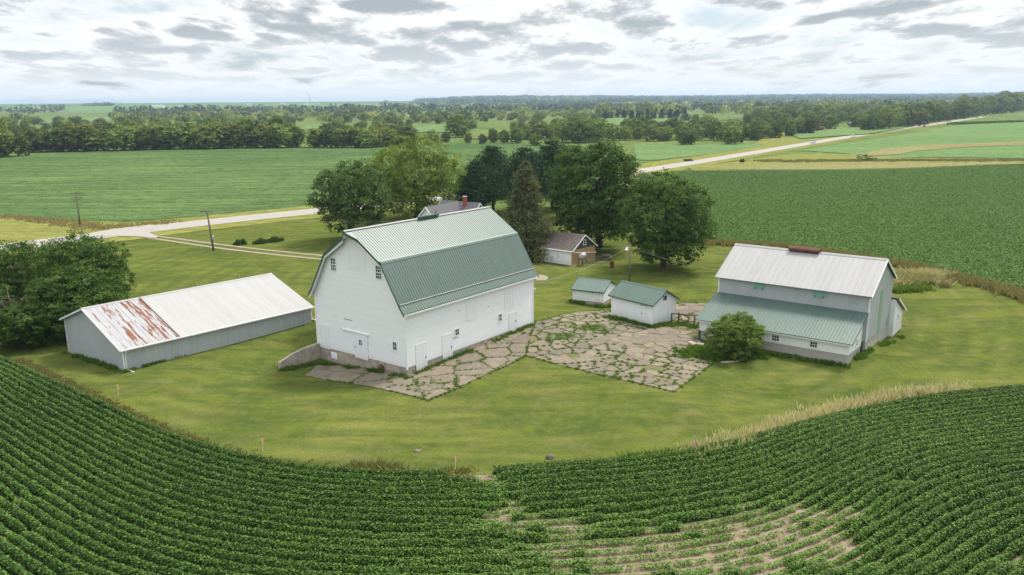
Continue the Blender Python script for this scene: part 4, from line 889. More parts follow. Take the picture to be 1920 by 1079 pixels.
# ---- two small sheds
def small_shed(name, X, Y, yaw, L, W, h, rh, label, base, ou, ov, win, door, zb=(0, 0)):
    b = Bld(name, X, Y, yaw, -1, label, 'shed')
    m = b.mb(); m.prism([(0, base), (0, h), (W / 2, rh - .10), (W, h), (W, base)], 'u', 0, L); b.add('wall', m, 'whitep')
    m = b.mb(); m.prism([(.03, -1.4), (.03, base), (W - .03, base), (W - .03, -1.4)], 'u', .03, L - .03); b.add('foundation', m, 'found')
    dz = (rh - h) / (W / 2) * ov
    for P in ([(-ov, h - dz + .06), (W / 2, rh)], [(W + ov, h - dz + .06), (W / 2, rh)]):
        b.roof('roof', P, -ou, L + ou, 'rgreen2', .29, .045, .035, .05); rake(b, 'rake_trim', P, -ou - .05, -ou - .002, .13, 'gtrim'); rake(b, 'rake_trim', P, L + ou + .002, L + ou + .05, .13, 'gtrim')
    m = b.mb(); m.prism([(W / 2 - .16, rh - .05), (W / 2, rh + .08), (W / 2 + .16, rh - .05), (W / 2, rh + .03)], 'u', -ou - .03, L + ou + .03); b.add('ridge_cap', m, 'rgreen')
    m = b.mb(); m.box(-ou, L + ou, -ov - .05, -ov - .005, h - dz - .06, h - dz + .06); b.add('eave_trim', m, 'gtrim')
    for q in ((-.03, .06, -.03, .06, base, h), (L - .06, L + .03, -.03, .06, base, h), (-.03, .06, W - .06, W + .03, base, h)): b.box('corner_board', 'trim', *q)
    for q in door: b.door('s', *q, mat='whitep', frame=False, d=.03, battens=2)
    return b
b = small_shed('small_shed', 15.1, 83.43, 130.07, 5.92, 3.99, 2.52, 3.74, 'white shed with a green metal roof beside the wire gate, the nearer of two', .06, .31, .28, True, [(.5, 1.5, .1, 1.9)])
m = b.mb(); m.box(-.02, .004, 1.72, 2.36, 2.55, 3.12); o = b.add('vent_opening', m, 'glass'); m = b.mb(); m.box(-.05, 0, 1.64, 1.72, 2.47, 3.20); m.box(-.05, 0, 2.36, 2.44, 2.47, 3.20); m.box(-.05, 0, 1.72, 2.36, 3.12, 3.20); m.box(-.05, 0, 1.72, 2.36, 2.47, 2.55); m.box(-.03, 0, 1.92, 1.95, 2.55, 3.12); b.add('vent_frame', m, 'trim', o)
m = b.mb(); m.box(.9, 1.75, -.015, 0, 2.05, 2.09); b.add('siding_gap', m, 'dark')
small_shed('small_shed', 10.86, 92.25, 152.77, 3.92, 4.0, 1.85, 2.72, 'white shed with a green roof on a concrete base, the farther and smaller of two', .40, .16, .34, False, [(.7, 1.5, .42, 1.72)])
# ---- garage
b = Bld('garage', 8.97, 116.6, 140.4, -1, 'orange brick garage with two white doors and a worn brown shingle roof under the spruce', 'garage')
L, W, h, rh = 6.5, 6.15, 2.22, 4.22
m = b.mb(); m.box(0, L, 0, W, -.9, h); b.add('wall', m, 'brick')
m = b.mb(); m.prism([(.0, h), (.0, h + .02), (W / 2, rh - .1), (W, h + .02), (W, h)], 'u', -.03, L + .03); b.add('gable', m, 'olive')
dz = (rh - h) / (W / 2)
for P in ([(-.3, h - dz * .3 + .08), (W / 2, rh)], [(W + .3, h - dz * .3 + .08), (W / 2, rh)]):
    m = b.mb(); m.prism([P[0], P[1], (P[1][0], P[1][1] - .09), (P[0][0], P[0][1] - .09)], 'u', -.22, L + .25); b.add('roof', m, 'shingleold'); rake(b, 'rake_trim', P, -.27, -.222, .2, 'trim'); rake(b, 'rake_trim', P, L + .252, L + .30, .2, 'trim')
m = b.mb(); m.box(-.2, L + .2, -.42, -.31, h - .20, h - .08); b.add('gutter', m, 'trim')
for a0, a1 in ((2.78, 5.02), (.24, 2.54)): b.door('s', a0, a1, -.05, 1.86, mat='whitep', handle=True, name='garage_door')
b.window('g', 2.84, 3.44, 2.68, 3.34, 1, 2, pl=-.03, fr=.1)
m = b.mb(); m.tube((-.05, -.36, h - .2), (-.10, -.05, h - .35), .045); m.tube((-.10, -.05, h - .35), (-.12, W + .1, 1.05), .05); b.add('downspout', m, 'trim')
m = b.mb(); m.box(-.02, .0, 0, W, -.9, .12); b.add('foundation', m, 'found')
# fuel tank on its stand by the garage gable
y_ = R(140.4); uu = Vector((math.cos(y_), math.sin(y_))); vv = Vector((math.sin(y_), -math.cos(y_)))
p = Vector((8.97, 116.6)) - uu * 1.25 + vv * .9
t = tag(empty('fuel_tank', (p.x, p.y, hgt(p.x, p.y)), y_), 'grey barrel-shaped fuel tank on a wooden stand by the garage gable', 'tank')
m = MB(); m.lathe((0, 0, 0), [(.12, -.72), (.36, -.66), (.40, -.60), (.40, .60), (.36, .66), (.12, .72)], 18); o = m.build('tank_body', M['galv'], t, True); o.rotation_euler = (R(90), 0, R(18)); o.location = (0, 0, 1.55)
for sx, sy in ((-.32, -.5), (.32, -.5), (-.32, .5), (.32, .5)): m = MB(); m.tube((sx * 1.5, sy * 1.1, -.1), (sx, sy, 1.15), .05); m.build('leg', M['dark'], t)
m = MB(); m.box(-.42, .42, -.56, -.48, 1.10, 1.18); m.box(-.42, .42, .48, .56, 1.10, 1.18); m.box(-.48, -.42, -.6, .6, .5, .58); m.tube((-.45, -.55, .3), (.40, -.55, 1.05), .03); m.build('stand_brace', M['pole'], t)
m = MB(); m.tube((.1, 0, 1.9), (.1, 0, 2.15), .04); m.build('filler_cap', M['steel'], t)
# ---- farmhouse behind the barn
hx, hy = -5.38, 134.42
b = Bld('farmhouse', hx, hy, math.degrees(math.atan2(139.03 - 134.42, -12.08 + 5.38)), -1, 'white farmhouse with a steep grey shingle roof and brick chimneys showing over the barn ridge', 'house')
Lh = 8.13; HW = 3.6; ZR = 7.2
m = b.mb(); m.prism([(-HW, -.5), (-HW, ZR - 3.7), (0, ZR - .1), (HW, ZR - 3.7), (HW, -.5)], 'u', 0.2, Lh - .2); b.add('wall', m, 'white')
for s_ in (-1, 1): m = b.mb(); m.prism([(0, ZR), (s_ * (HW + .4), ZR - HW - .4), (s_ * (HW + .4), ZR - HW - .55), (0, ZR - .15)], 'u', -.15, Lh + .15); b.add('roof', m, 'shingle'); rake(b, 'rake_trim', [(0, ZR), (s_ * (HW + .4), ZR - HW - .4)], -.2, -.152, .25, 'trim'); rake(b, 'rake_trim', [(0, ZR), (s_ * (HW + .4), ZR - HW - .4)], Lh + .152, Lh + .2, .25, 'trim')
def house_wing(p0, p1, zr, hw, label_w):
    """a cross wing: gable at p0, ridge running to p1 (world coordinates)"""
    Minv = b.e.matrix_basis.inverted(); a = Minv @ Vector((p0[0], p0[1], 0)); c = Minv @ Vector((p1[0], p1[1], 0)); d = Vector((c.x - a.x, c.y - a.y)); ln = d.length; d /= ln
    e = empty(label_w, (a.x, a.y, 0), math.atan2(d.y, d.x)); e.parent = b.e
    m = MB(); m.prism([(-hw, -.5), (-hw, zr - hw * 1.05), (0, zr - .1), (hw, zr - hw * 1.05), (hw, -.5)], 'u', 0.2, ln); m.build('wing_wall', M['white'], e)
    for s_ in (-1, 1):
        m = MB(); m.prism([(0, zr), (s_ * (hw + .35), zr - (hw + .35) * 1.02), (s_ * (hw + .35), zr - (hw + .35) * 1.02 - .15), (0, zr - .15)], 'u', -.1, ln); m.build('wing_roof', M['shingle'], e)
        m = MB(); m.prism([(0, zr), (s_ * (hw + .35), zr - (hw + .35) * 1.02), (s_ * (hw + .35), zr - (hw + .35) * 1.02 - .25), (0, zr - .25)], 'u', -.16, -.102); m.build('rake_trim', M['trim'], e)
    return e, ln
def flatwin(e, y0, y1, z0, z1):
    m = MB(); m.box(.155, .195, y0 - .1, y0, z0 - .1, z1 + .1); m.box(.155, .195, y1, y1 + .1, z0 - .1, z1 + .1); m.box(.155, .195, y0, y1, z1, z1 + .1); m.box(.155, .195, y0, y1, z0 - .1, z0); m.build('window_frame', M['trim'], e)
    m = MB(); m.box(.18, .197, y0, y1, z0, z1); m.build('pane', M['glass'], e)
e, ln = house_wing((-13.95, 130.1), (-9.0, 137.1), ZR - .02, 3.4, 'front_wing'); flatwin(e, -.95, -.25, 4.9, 5.8); flatwin(e, .05, .35, 4.9, 5.8)
m = MB(); m.tube((1.1, -1.2, ZR - 1.3), (1.1, -1.2, ZR - .7), .07); m.build('vent_pipe', M['dark'], e)
e, ln = house_wing((-6.9, 130.9), (-5.6, 133.9), ZR - 1.0, 1.3, 'dormer')
def chimney(X, Y, z0, z1, s):
    q = b.e.matrix_basis.inverted() @ Vector((X, Y, 0)); m = MB(); m.box(q.x - s, q.x + s, q.y - s, q.y + s, z0, z1); o = m.build('chimney', M['redbrick'], b.e); m = MB(); m.box(q.x - s - .05, q.x + s + .05, q.y - s - .05, q.y + s + .05, z1, z1 + .12); m.build('chimney_cap', M['found'], o)
c1 = G(869, 380, 6.7); chimney(*G(871.5, 369.5, 8.1), 4, 8.1, .28); cz = 6.7; chimney(*G(869, 380.5, 6.9), 2, 6.9, .36)
# ================================================================== trees near the farm
def treepx(fn, name, bx, by, xl, xr, yt, yb, mat, seed, label, **k):
    """plant a tree at the ground seen at (bx, by), as wide and tall as it shows in the photograph"""
    X, Y = G(bx, by); dist = Y * math.cos(PITCH) + 24 * math.sin(PITCH) * .7
    rx = (xr - xl) / 2 * dist / FPX; off = ((xl + xr) / 2 - bx) * dist / FPX
    zt = zat(X, Y, yt); zb = zat(X, Y, yb) if yb < by else hgt(X, Y) + .3
    if fn is broad_tree: k['off'] = (off, 0)
    return fn(name, X, Y, rx, zt, zb, M[mat], seed, label, **k)
treepx(broad_tree, 'ash_tree', 655, 452, 588, 742, 303, 425, 'leafMid', 101, 'dark grey-green ash tree at the left end of the farm trees, beside the road', nleaf=30000, leaf=.36, trunk=.38, nlobe=34, flat=.9)
treepx(broad_tree, 'maple_tree', 782, 412, 686, 876, 258, 392, 'leafLime', 102, 'large round yellow-green maple behind the farmhouse', nleaf=42000, leaf=.40, trunk=.55, nlobe=44, flat=.8)
for k, (bx, by, xl, xr, yt, yb, lab) in enumerate([(925, 402, 868, 985, 272, 372, 'dark green pine directly right of the round yellow-green maple'), (985, 398, 925, 1045, 276, 372, 'dark green pine behind the tip of the brownish spruce'),
        (1035, 392, 975, 1100, 262, 362, 'tallest dark green pine, left behind the big dark maple'), (893, 408, 855, 932, 300, 385, 'short dark green pine in front of the pine row beside the farmhouse chimneys'), (1070, 410, 1020, 1115, 280, 380, 'dark green pine half hidden by the big dark maple')]):
    treepx(conifer, 'pine_tree', bx, by, xl, xr, yt, yb, 'leafPine', 120 + k, lab, nbr=230, layered=True, leaf=.42, per=95, group='dark pines behind the farmhouse')
treepx(conifer, 'spruce_tree', 986, 486, 928, 1042, 302, 470, 'leafSpruce', 130, 'brownish green spruce between the barn and the brick garage', nbr=300, leaf=.34, per=150)
treepx(broad_tree, 'maple_tree', 1122, 468, 1030, 1204, 250, 450, 'leafDark', 103, 'tallest dark green maple behind the brick garage', nleaf=46000, leaf=.38, trunk=.62, nlobe=46, flat=1.0)
treepx(broad_tree, 'maple_tree', 1243, 504, 1160, 1336, 318, 486, 'leafDark', 104, 'dark green maple with a visible trunk, alone on the lawn behind the sheds', nleaf=42000, leaf=.32, trunk=.42, nlobe=44, flat=.95)
treepx(broad_tree, 'maple_tree', 170, 585, 82, 252, 437, 585, 'leafDark', 105, 'dark rounded maple right behind the corner of the low grey shed', nleaf=42000, leaf=.25, trunk=.35, nlobe=42, flat=1.0)
treepx(broad_tree, 'maple_tree', 40, 560, -60, 128, 441, 560, 'leafDark', 106, 'dark maple behind the others at the left edge with bare limbs showing', nleaf=26000, leaf=.27, trunk=.35, nlobe=30, flat=.9)
treepx(broad_tree, 'maple_tree', 120, 628, 60, 232, 500, 640, 'leafDark', 107, 'low spreading dark maple hanging over the end of the low grey shed', nleaf=32000, leaf=.24, trunk=.3, nlobe=30, flat=1.0)
treepx(broad_tree, 'maple_tree', 45, 652, -12, 102, 572, 662, 'leafDark', 108, 'small dark maple nearest the field at the left edge', nleaf=22000, leaf=.23, trunk=.2, nlobe=22, flat=1.0)
treepx(broad_tree, 'maple_tree', -22, 610, -80, 30, 530, 620, 'leafDark', 109, 'dark maple cut off by the left edge of the view', nleaf=16000, leaf=.24, trunk=.25, nlobe=18, flat=1.0)
treepx(broad_tree, 'mulberry_bush', 1368, 668, 1322, 1430, 588, 676, 'leafBush', 110, 'large open light green bush against the lean-to of the grey barn', nleaf=26000, leaf=.17, trunk=.07, nlobe=17, cat='bush', flat=1.0, aspect=.5)
# dead limbs in the left clump
m = MB(); X, Y = G(20, 612); rg = np.random.default_rng(3)
for k in range(60):
    a = np.array([rg.uniform(-2.5, 2.5), rg.uniform(-1.2, 1.2), rg.uniform(.6, 3.4)]); d = np.array([rg.uniform(-1, 1), rg.normal(0, .3), rg.uniform(-.5, .35)]); d *= rg.uniform(1.2, 3) / np.linalg.norm(d); limb(m, a, a + d, .04, .012, rg, 3, 5)
t = empty('dead_branches', (X + 1.0, Y - 1.5, hgt(X, Y))); m.build('branch', M['pole'], t, fix=False); tag(t, 'tangle of bare dead branches hanging between the dark maples at the left', 'branches')
# clipped juniper hedges on the far lawn
def hedge(px0, px1, ww, hh, seed, label):
    a = np.array(G(*px0)); c = np.array(G(*px1)); rg = np.random.default_rng(seed); n = int(1500 * max(1.2, np.hypot(*(c - a)) / 3)); t = rg.uniform(0, 1, n); ph = rg.uniform(0, math.pi, n)
    lump = .8 + .25 * np.sin(t * 14 + seed); P = a + (c - a) * t[:, None]; d = (c - a) / np.hypot(*(c - a)); nn = np.array([-d[1], d[0]]); P = P + nn * (np.cos(ph) * ww * lump)[:, None]
    z = height(P[:, 0], P[:, 1]) + np.sin(ph) * hh * lump * rg.uniform(.7, 1.1, n); V, F = leafquads(np.c_[P, z], .22, rg, None, .5)
    ti = np.repeat(rg.uniform(0, .8, n), 4); e = tag(empty('clipped_hedge', ((a + c) / 2).tolist() + [0]), label, 'hedge', 'low hedges on the far lawn'); o = mesh_np('foliage', V - np.array(((a + c) / 2).tolist() + [0]), F, M['leafDark'], e, np.stack([ti] * 3, 1))
    m = MB(); m.tube((0, 0, -.1), (0, 0, hh * .8), .05); m.build('stem', M['bark'], e)
hedge((440, 461), (461, 458), .8, .9, 41, 'short dark clipped hedge on the far lawn, the left one')
hedge((475, 459), (531, 452), .8, .9, 42, 'long dark clipped hedge on the far lawn, the right one')
# weedy bed at the foot of the bush, with its edging
patch((1318, 662), 90, (1.1, .4), 'green_weeds', 'bright green weeds spilling from the bush onto the concrete', h=.5, seed=51, nb=30, tm=.4, wd=.07)
patch((1345, 672), 110, (1.6, .35), 'green_weeds', 'strip of green weeds in front of the big bush', h=.45, seed=52, nb=30, tm=.4, wd=.07)
patch((1385, 672), 70, (1.5, .5), 'green_weeds', 'dark grass under the right side of the big bush', h=.35, seed=53, nb=26, tm=.1)
patch((1250, 612), 60, (1.3, .35), 'green_weeds', 'weeds below the corner of the nearer small shed and the gate', h=.35, seed=54, nb=26, tm=.4)
m = MB(); L_ = Pg([(1352, 681), (1375, 680), (1395, 676), (1408, 670)])
for p0, p1 in zip(L_[:-1], L_[1:]): m.tube((p0[0], p0[1], hgt(*p0) + .05), (p1[0], p1[1], hgt(*p1) + .05), .11)
tag(m.build('bed_edging', M['found']), 'low concrete edging curving round the bed of the big bush', 'edging')
# rubble by the bush
X, Y = G(1306, 650); t = tag(empty('rubble_pile', (X, Y, hgt(X, Y) + .1)), 'small heap of pale stones at the left foot of the big bush', 'rubble'); rg = np.random.default_rng(8)
for k in range(9):
    bm = bmesh.new(); bmesh.ops.create_icosphere(bm, subdivisions=2, radius=1)
    s_ = rg.uniform(.12, .28)
    for v in bm.verts: v.co = Vector((v.co.x * s_ * 1.3, v.co.y * s_, v.co.z * s_ * .8)) * (1 + rg.normal(0, .06))
    me = bpy.data.meshes.new('stone'); bm.to_mesh(me); bm.free(); me.materials.append(M['found'] if k else M['brick']); o = bpy.data.objects.new('stone', me); C.objects.link(o); o.parent = t; o.location = (rg.uniform(-.6, .6), rg.uniform(-.4, .4), rg.uniform(0, .25)); o.rotation_euler = (0, 0, rg.uniform(0, 3))
# garden bed behind the grey barn
for px, n, jx, lab, hh, mt, tm in [((1688, 528), 420, (2.4, 1.5), 'tall tan and pink dried plants in the garden bed behind the grey barn', .9, 'dry', .35), ((1720, 530), 300, (1.6, 1.5), 'green and tan plants at the right end of the garden bed', .9, 'brownweed', .6), ((1735, 521), 160, (1.2, .8), 'tan dried grass heads at the far right of the garden bed', 1.1, 'dry', .4), ((1722, 537), 110, (.9, .5), 'dark green leafy clump at the front of the garden bed', .7, 'weed', .1), ((1692, 547), 220, (1.5, .35), 'yellowish green mound along the front of the garden bed', .7, 'weed', .6), ((1670, 524), 200, (1.5, 1.2), 'brownish plants of the garden bed next to the barn roof', .8, 'brownweed', .5)]:
    patch(px, n, jx, 'garden_plants', lab, h=hh, seed=60 + n, nb=16, mat=mt, tm=tm, sp=.35)
X, Y = G(1683, 541); m = MB(); m.box(-1.8, 1.3, -.5, .5, 0, .28); m.box(-1.5, 1.0, -.3, .3, .28, .34); o = m.build('raised_bed', M['slab']); o.location = (X, Y, hgt(X, Y)); tag(o, 'long low concrete slab in the garden bed behind the grey barn', 'slab')
# ================================================================== poles, wires, gate and small things
def pole_obj(name, X, Y, h, r, label, cat='pole', arms=0, dirn=0.0, lean=0, transformer=False, group=None):
    t = tag(empty(name, (X, Y, hgt(X, Y)), dirn), label, cat, group); m = MB(); m.tube((0, 0, -.5), (lean, 0, h), r, r * .68, 10); m.build('post', M['pole'], t, True)
    for k in range(arms):
        z = h - .35 - k * .9; a = MB(); a.box(lean - 1.15, lean + 1.15, -.07, .06, z, z + .12); ar = a.build('crossarm', M['pole'], t)
        for q in (-1.05, -.55, .55, 1.05): i_ = MB(); i_.lathe((lean + q, 0, z + .12), [(.03, 0), (.05, .05), (.03, .09), (.045, .14)], 8); i_.build('insulator', M['steel'], ar)
    if transformer: m = MB(); m.lathe((.05, -.32, h * .28), [(.16, 0), (.19, .04), (.19, .6), (.08, .7)], 12); m.build('meter_can', M['steel'], t)
    return t
X1, Y1 = G(401, 471); h1 = zat(X1, Y1, 393) - hgt(X1, Y1); pole_obj('utility_pole', X1, Y1, h1, .17, 'wooden utility pole beside the two-track drive on the far lawn', arms=1, dirn=R(20), lean=-.5, transformer=True, group='utility poles')
X2, Y2 = G(150.5, 425); h2 = zat(X2, Y2, 360) - hgt(X2, Y2); pole_obj('utility_pole', X2, Y2, h2, .16, 'wooden utility pole at the edge of the left soybean field across the road', arms=2, dirn=R(20), group='utility poles')
X3, Y3 = G(1180, 534); Y3 += .0; z3_ = zat(X3, Y3, 458); h3 = z3_ - hgt(X3, Y3); t = pole_obj('yard_light_pole', X3, Y3, h3, .12, 'grey wooden pole with a lamp behind the two small sheds', 'pole')
m = MB(); m.tube((0, 0, h3 - .55), (-.42, 0, h3 - .45), .025); m.lathe((-.48, 0, h3 - .80), [(.24, 0), (.20, .12), (.09, .26), (.07, .42)], 14); m.build('lamp', M['trim'], t)
pole_obj('utility_pole', *G(1643, 238), 8.5, .22, 'distant utility pole by the right creek woods', arms=1, group='utility poles')
def wire(p0, p1, sag, r, label, name='overhead_wire'):
    m = MB(); n = 14; P = [tuple(np.array(p0) * (1 - t) + np.array(p1) * t - np.array((0, 0, sag * 4 * t * (1 - t)))) for t in np.linspace(0, 1, n)]
    for a, c in zip(P[:-1], P[1:]): m.tube(a, c, r, n=5)
    tag(m.build(name, M['steel'], fix=False), label, 'wire', 'overhead wires')
top3 = (X3, Y3, z3_ - .35)
bc = (-9.42 + 18.9 * math.cos(R(51.75)) - .1, 68.06 + 18.9 * math.sin(R(51.75)), 4.9)
wire(top3, bc, .5, .012, 'pale wire from the yard light pole down to the barn corner')
wire(top3, (10.9, 117.5, 2.6), .3, .010, 'thin wire from the yard light pole to the garage')
wire(top3, (25.5, 84.5, 5.6), .6, .009, 'thin wire from the yard light pole to the grey barn')
wire((X1, Y1, h1 - .2), (-14, 130.5, 5.2), 1.2, .010, 'thin wire from the lawn utility pole to the farmhouse')
# gate between the sheds
gA, gB = G(1259, 607), G(1302, 612); d = np.array(gB) - np.array(gA); ln = np.hypot(*d)
t = tag(empty('wooden_gate', (gA[0], gA[1], hgt(*gA)), math.atan2(d[1], d[0])), 'dark wooden gate frame with wire between the nearer small shed and the lean-to', 'gate')
for k, xx in enumerate((0, ln * .30, ln)): m = MB(); m.box(xx - .06, xx + .06, -.06, .06, -.3, 1.22 if k != 1 else 1.35); m.build('post', M['dark'], t)
m = MB(); m.box(0.06, ln - .06, -.04, .03, 1.10, 1.20); m.box(ln * .3, ln - .06, -.035, .025, .12, .22); m.build('rail', M['dark'], t)
m = MB(); m.tube((ln * .31, 0, 1.2), (ln * .58, 0, .25), .035); m.tube((ln * .3, 0, .3), (ln * .22, 0, 0), .06); m.build('brace', M['dark'], t)
m = MB()
for k in range(24): xx = ln * .3 + (ln * .7 - .06) * (k + .5) / 24; m.box(xx - .006, xx + .006, -.008, .004, .2, .55)
for k in range(4): m.box(ln * .3, ln - .06, -.012, .0, .22 + k * .09, .235 + k * .09)
m.build('wire_mesh', M['dark'], t)
# retaining wall at the barn corner
a = np.array(G(524, 694)); c = np.array(G(600, 672)); d = c - a; ln = np.hypot(*d); zb = hgt(*a)
m = MB(); m.prism([(0, -1.0), (0, .75), (ln * .3, 1.15), (ln * .62, 1.40), (ln, 1.45), (ln, -1.0)], 'v', -.14, .14); o = m.build('retaining_wall', M['found']); o.location = (a[0], a[1], zb); o.rotation_euler = (0, 0, math.atan2(d[1], d[0])); tag(o, 'short stained concrete retaining wall at the left corner of the barn', 'wall')
# drum leaning at the barn gable
X, Y = G(712, 697); t = tag(empty('rusty_drum', (X, Y, hgt(X, Y) + .12)), 'small rusty drum lying against the barn gable foundation', 'drum'); m = MB(); m.lathe((0, 0, 0), [(.25, 0), (.27, .02), (.25, .04), (.25, .28), (.265, .30), (.25, .32), (.25, .62), (.27, .64), (.25, .66)], 16); o = m.build('drum_body', M['rust'], t, True); o.rotation_euler = (R(38), R(20), 0)
X, Y = G(1147, 503); t = tag(empty('burn_barrel', (X, Y, hgt(X, Y))), 'rusty dark red barrel standing on the lawn near the garage', 'barrel'); m = MB(); m.lathe((0, 0, 0), [(.29, 0), (.31, .03), (.29, .06), (.29, .32), (.305, .35), (.29, .38), (.29, .62), (.305, .65), (.29, .68), (.29, .94), (.31, .96), (.25, .96), (.25, .7)], 20); m.build('barrel_body', M['rust'], t, True)
# wood pile by the big maple
X, Y = G(1137, 488); t = tag(empty('wood_pile', (X, Y, hgt(X, Y)), R(-15)), 'weathered stack of logs and boards at the foot of the tallest dark maple', 'wood pile'); rg = np.random.default_rng(4)
for k in range(14): m = MB(); q = (k % 5) * .32 + (k // 5) * .16; m.tube((q - .8, -.6 + rg.uniform(-.1, .1), .16 + (k // 5) * .27), (q - .8, .7 + rg.uniform(-.1, .1), .16 + (k // 5) * .27), .15, n=9); m.build('log', M['pole'], t)
# marker flags
for px, lab in [((222, 741), 'pink marker flag at the lawn edge below the low grey shed'), ((493, 846), 'pink marker flag at the lawn edge left of the brown weed clump'), ((854, 881), 'pink marker flag at the middle of the lawn edge, right of the brown weed clump'), ((1300, 850), 'faded pink marker flag at the foot of the tan grass strip'), ((1783, 742), 'pink marker flag standing in the tall tan grass at the right'), ((1770, 514), 'pink marker flag at the back edge of the lawn by the right field')]:
    X, Y = G(*px); t = tag(empty('marker_flag', (X, Y, hgt(X, Y)), R(25)), lab, 'flag', 'survey flags round the lawn'); m = MB(); m.tube((0, 0, 0), (0, 0, .95), .013, n=6); m.build('stake', M['trim'], t)
    m = MB(); m.add([(0, -.008, .58), (.05, .03, .62), (.16, -.008, .42), (.10, .03, .90), (0, -.008, .98), (0, .008, .58), (.05, .046, .62), (.16, .008, .42), (.10, .046, .90), (0, .008, .98)], [(0, 1, 2, 3, 4), (9, 8, 7, 6, 5), (0, 5, 6, 1), (1, 6, 7, 2), (2, 7, 8, 3), (3, 8, 9, 4), (4, 9, 5, 0)]); m.build('flag_cloth', M['pink'], t)
# stray maize plants in the soybeans
for px, hh, lab in [((28, 800), 1.5, 'pale maize plant standing above the soybean rows at the far left'), ((1637, 845), 1.2, 'small stray maize plant in the upper right rows'), ((1570, 880), 1.3, 'stray maize plant below and left of the upper one on the right'), ((1552, 935), 1.7, 'stray maize plant just above the bare soil patch'), ((1638, 975), 1.5, 'bright stray maize plant right of the bare soil patch'), ((1810, 880), 1.2, 'stray maize plant at the right side of the rows'), ((1355, 1010), 1.5, 'stray maize plant in the thin soybeans left of the bare patch'), ((1870, 890), 1.1, 'small stray maize plant near the right edge')]:
    X, Y = G(*px); t = tag(empty('maize_plant', (X, Y, hgt(X, Y))), lab, 'maize plant', 'stray maize plants in the soybean rows'); m = MB(); m.tube((0, 0, 0), (0, 0, hh * .9), .025, .012, 6); m.build('stalk', M['weed'], t)
    m = MB(); rg = np.random.default_rng(int(px[0]))
    for k in range(8):
        z = hh * (.3 + .08 * k); a = k * math.pi + rg.normal(0, .4); l = rg.uniform(.35, .6); ux, uy = math.cos(a), math.sin(a); px_2, py_2 = -uy * .035, ux * .035
        pts = [(0, 0, z), (ux * l * .45, uy * l * .45, z + l * .45), (ux * l * .85, uy * l * .85, z + l * .4), (ux * l * 1.1, uy * l * 1.1, z + l * .05)]
        for p0, p1 in zip(pts[:-1], pts[1:]): m.add([(p0[0] + px_2, p0[1] + py_2, p0[2]), (p0[0] - px_2, p0[1] - py_2, p0[2]), (p1[0] - px_2, p1[1] - py_2, p1[2]), (p1[0] + px_2, p1[1] + py_2, p1[2])], [(0, 1, 2, 3)])
    o = m.build('leaf', M['weed'], t, fix=False)
# pale bare spots and stones on the lawn
for px, lab in [((783, 847), 'small pale stone slab sunk in the lawn, left of centre'), ((1031, 861), 'small upright pale stone in the lawn near the field edge'), ((1697, 611), 'pale flat board lying on the grass behind the white lean-to')]:
    X, Y = G(*px); bm = bmesh.new(); bmesh.ops.create_icosphere(bm, subdivisions=2, radius=.25)
    for v in bm.verts: v.co = Vector((v.co.x * 1.3, v.co.y * .8, v.co.z * .35 if px[0] != 1031 else v.co.z * 1.2)) * (1 + .08 * math.sin(v.co.x * 30 + v.co.y * 17))
    me = bpy.data.meshes.new('pale_stone'); bm.to_mesh(me); bm.free(); me.materials.append(M['slab']); o = bpy.data.objects.new('pale_stone', me); C.objects.link(o); o.location = (X, Y, hgt(X, Y) + .06); tag(o, lab, 'stone')
# highway signs
for px, lab in [((1226, 318), 'yellow warning sign beside the highway right of the farm trees'), ((1851, 222), 'tiny orange sign at the far end of the highway')]:
    X, Y = G(*px); zt = zat(X, Y, px[1] - 11 if px[0] < 1500 else px[1] - 7) - hgt(X, Y); t = tag(empty('road_sign', (X, Y, hgt(X, Y))), lab, 'sign'); m = MB(); m.tube((0, .1, 0), (0, .1, zt), .06); m.build('post', M['steel'], t); s_ = zt * .3; m = MB(); m.prism([(0, zt - 2 * s_), (s_, zt - s_), (0, zt), (-s_, zt - s_)], 'v', -.03, .03); m.build('sign_panel', M['yellow'], t)
# cars on the highway
def car(px, rz, col, label, kind=0):
    X, Y = G(*px); t = tag(empty('car', (X, Y, hgt(X, Y) + .40), rz), label, 'car', 'cars on the highway'); mt = m_plain('car_paint', col, .3, .5, 2, .03)
    m = MB(); m.prism([(-2.25, .3), (-2.3, .75), (-2.1, .95), (-1.2, 1.0), (.9, 1.0), (2.0, .88), (2.3, .7), (2.3, .3)], 'v', -.9, .9); m.build('body', mt, t)
    m = MB(); m.add([(-1.7, -.8, .98), (1.1, -.8, .98), (1.1, .8, .98), (-1.7, .8, .98), (-1.3, -.62, 1.5), (.4, -.62, 1.5), (.4, .62, 1.5), (-1.3, .62, 1.5)], [(0, 1, 5, 4), (1, 2, 6, 5), (2, 3, 7, 6), (3, 0, 4, 7), (4, 5, 6, 7)]); m.build('cabin_glass', M['glass'], t); m = MB(); m.box(-1.28, .38, -.6, .6, 1.49, 1.56); m.build('cabin_roof', mt, t)
    for sx in (-1.4, 1.4):
        for sy in (-.92, .74): m = MB(); m.tube((sx, sy, .33), (sx, sy + .18, .33), .33, n=14); m.build('wheel', M['dark'], t)
hd = math.atan2(433 - 281, 154 - 49)
car((1524, 270), hd, (.55, .57, .6), 'silver car nearest on the highway'); car((1599, 259), hd, (.75, .75, .76), 'white car second on the highway, just beyond the silver one')
car((1717, 241), hd, (.7, .72, .74), 'pale car on the far half of the highway, with a dark one behind it'); car((1733, 239), hd, (.1, .1, .12), 'dark car just behind the pale one on the far highway'); car((1834, 220.5), hd, (.8, .8, .8), 'white vehicle at the far end of the highway')
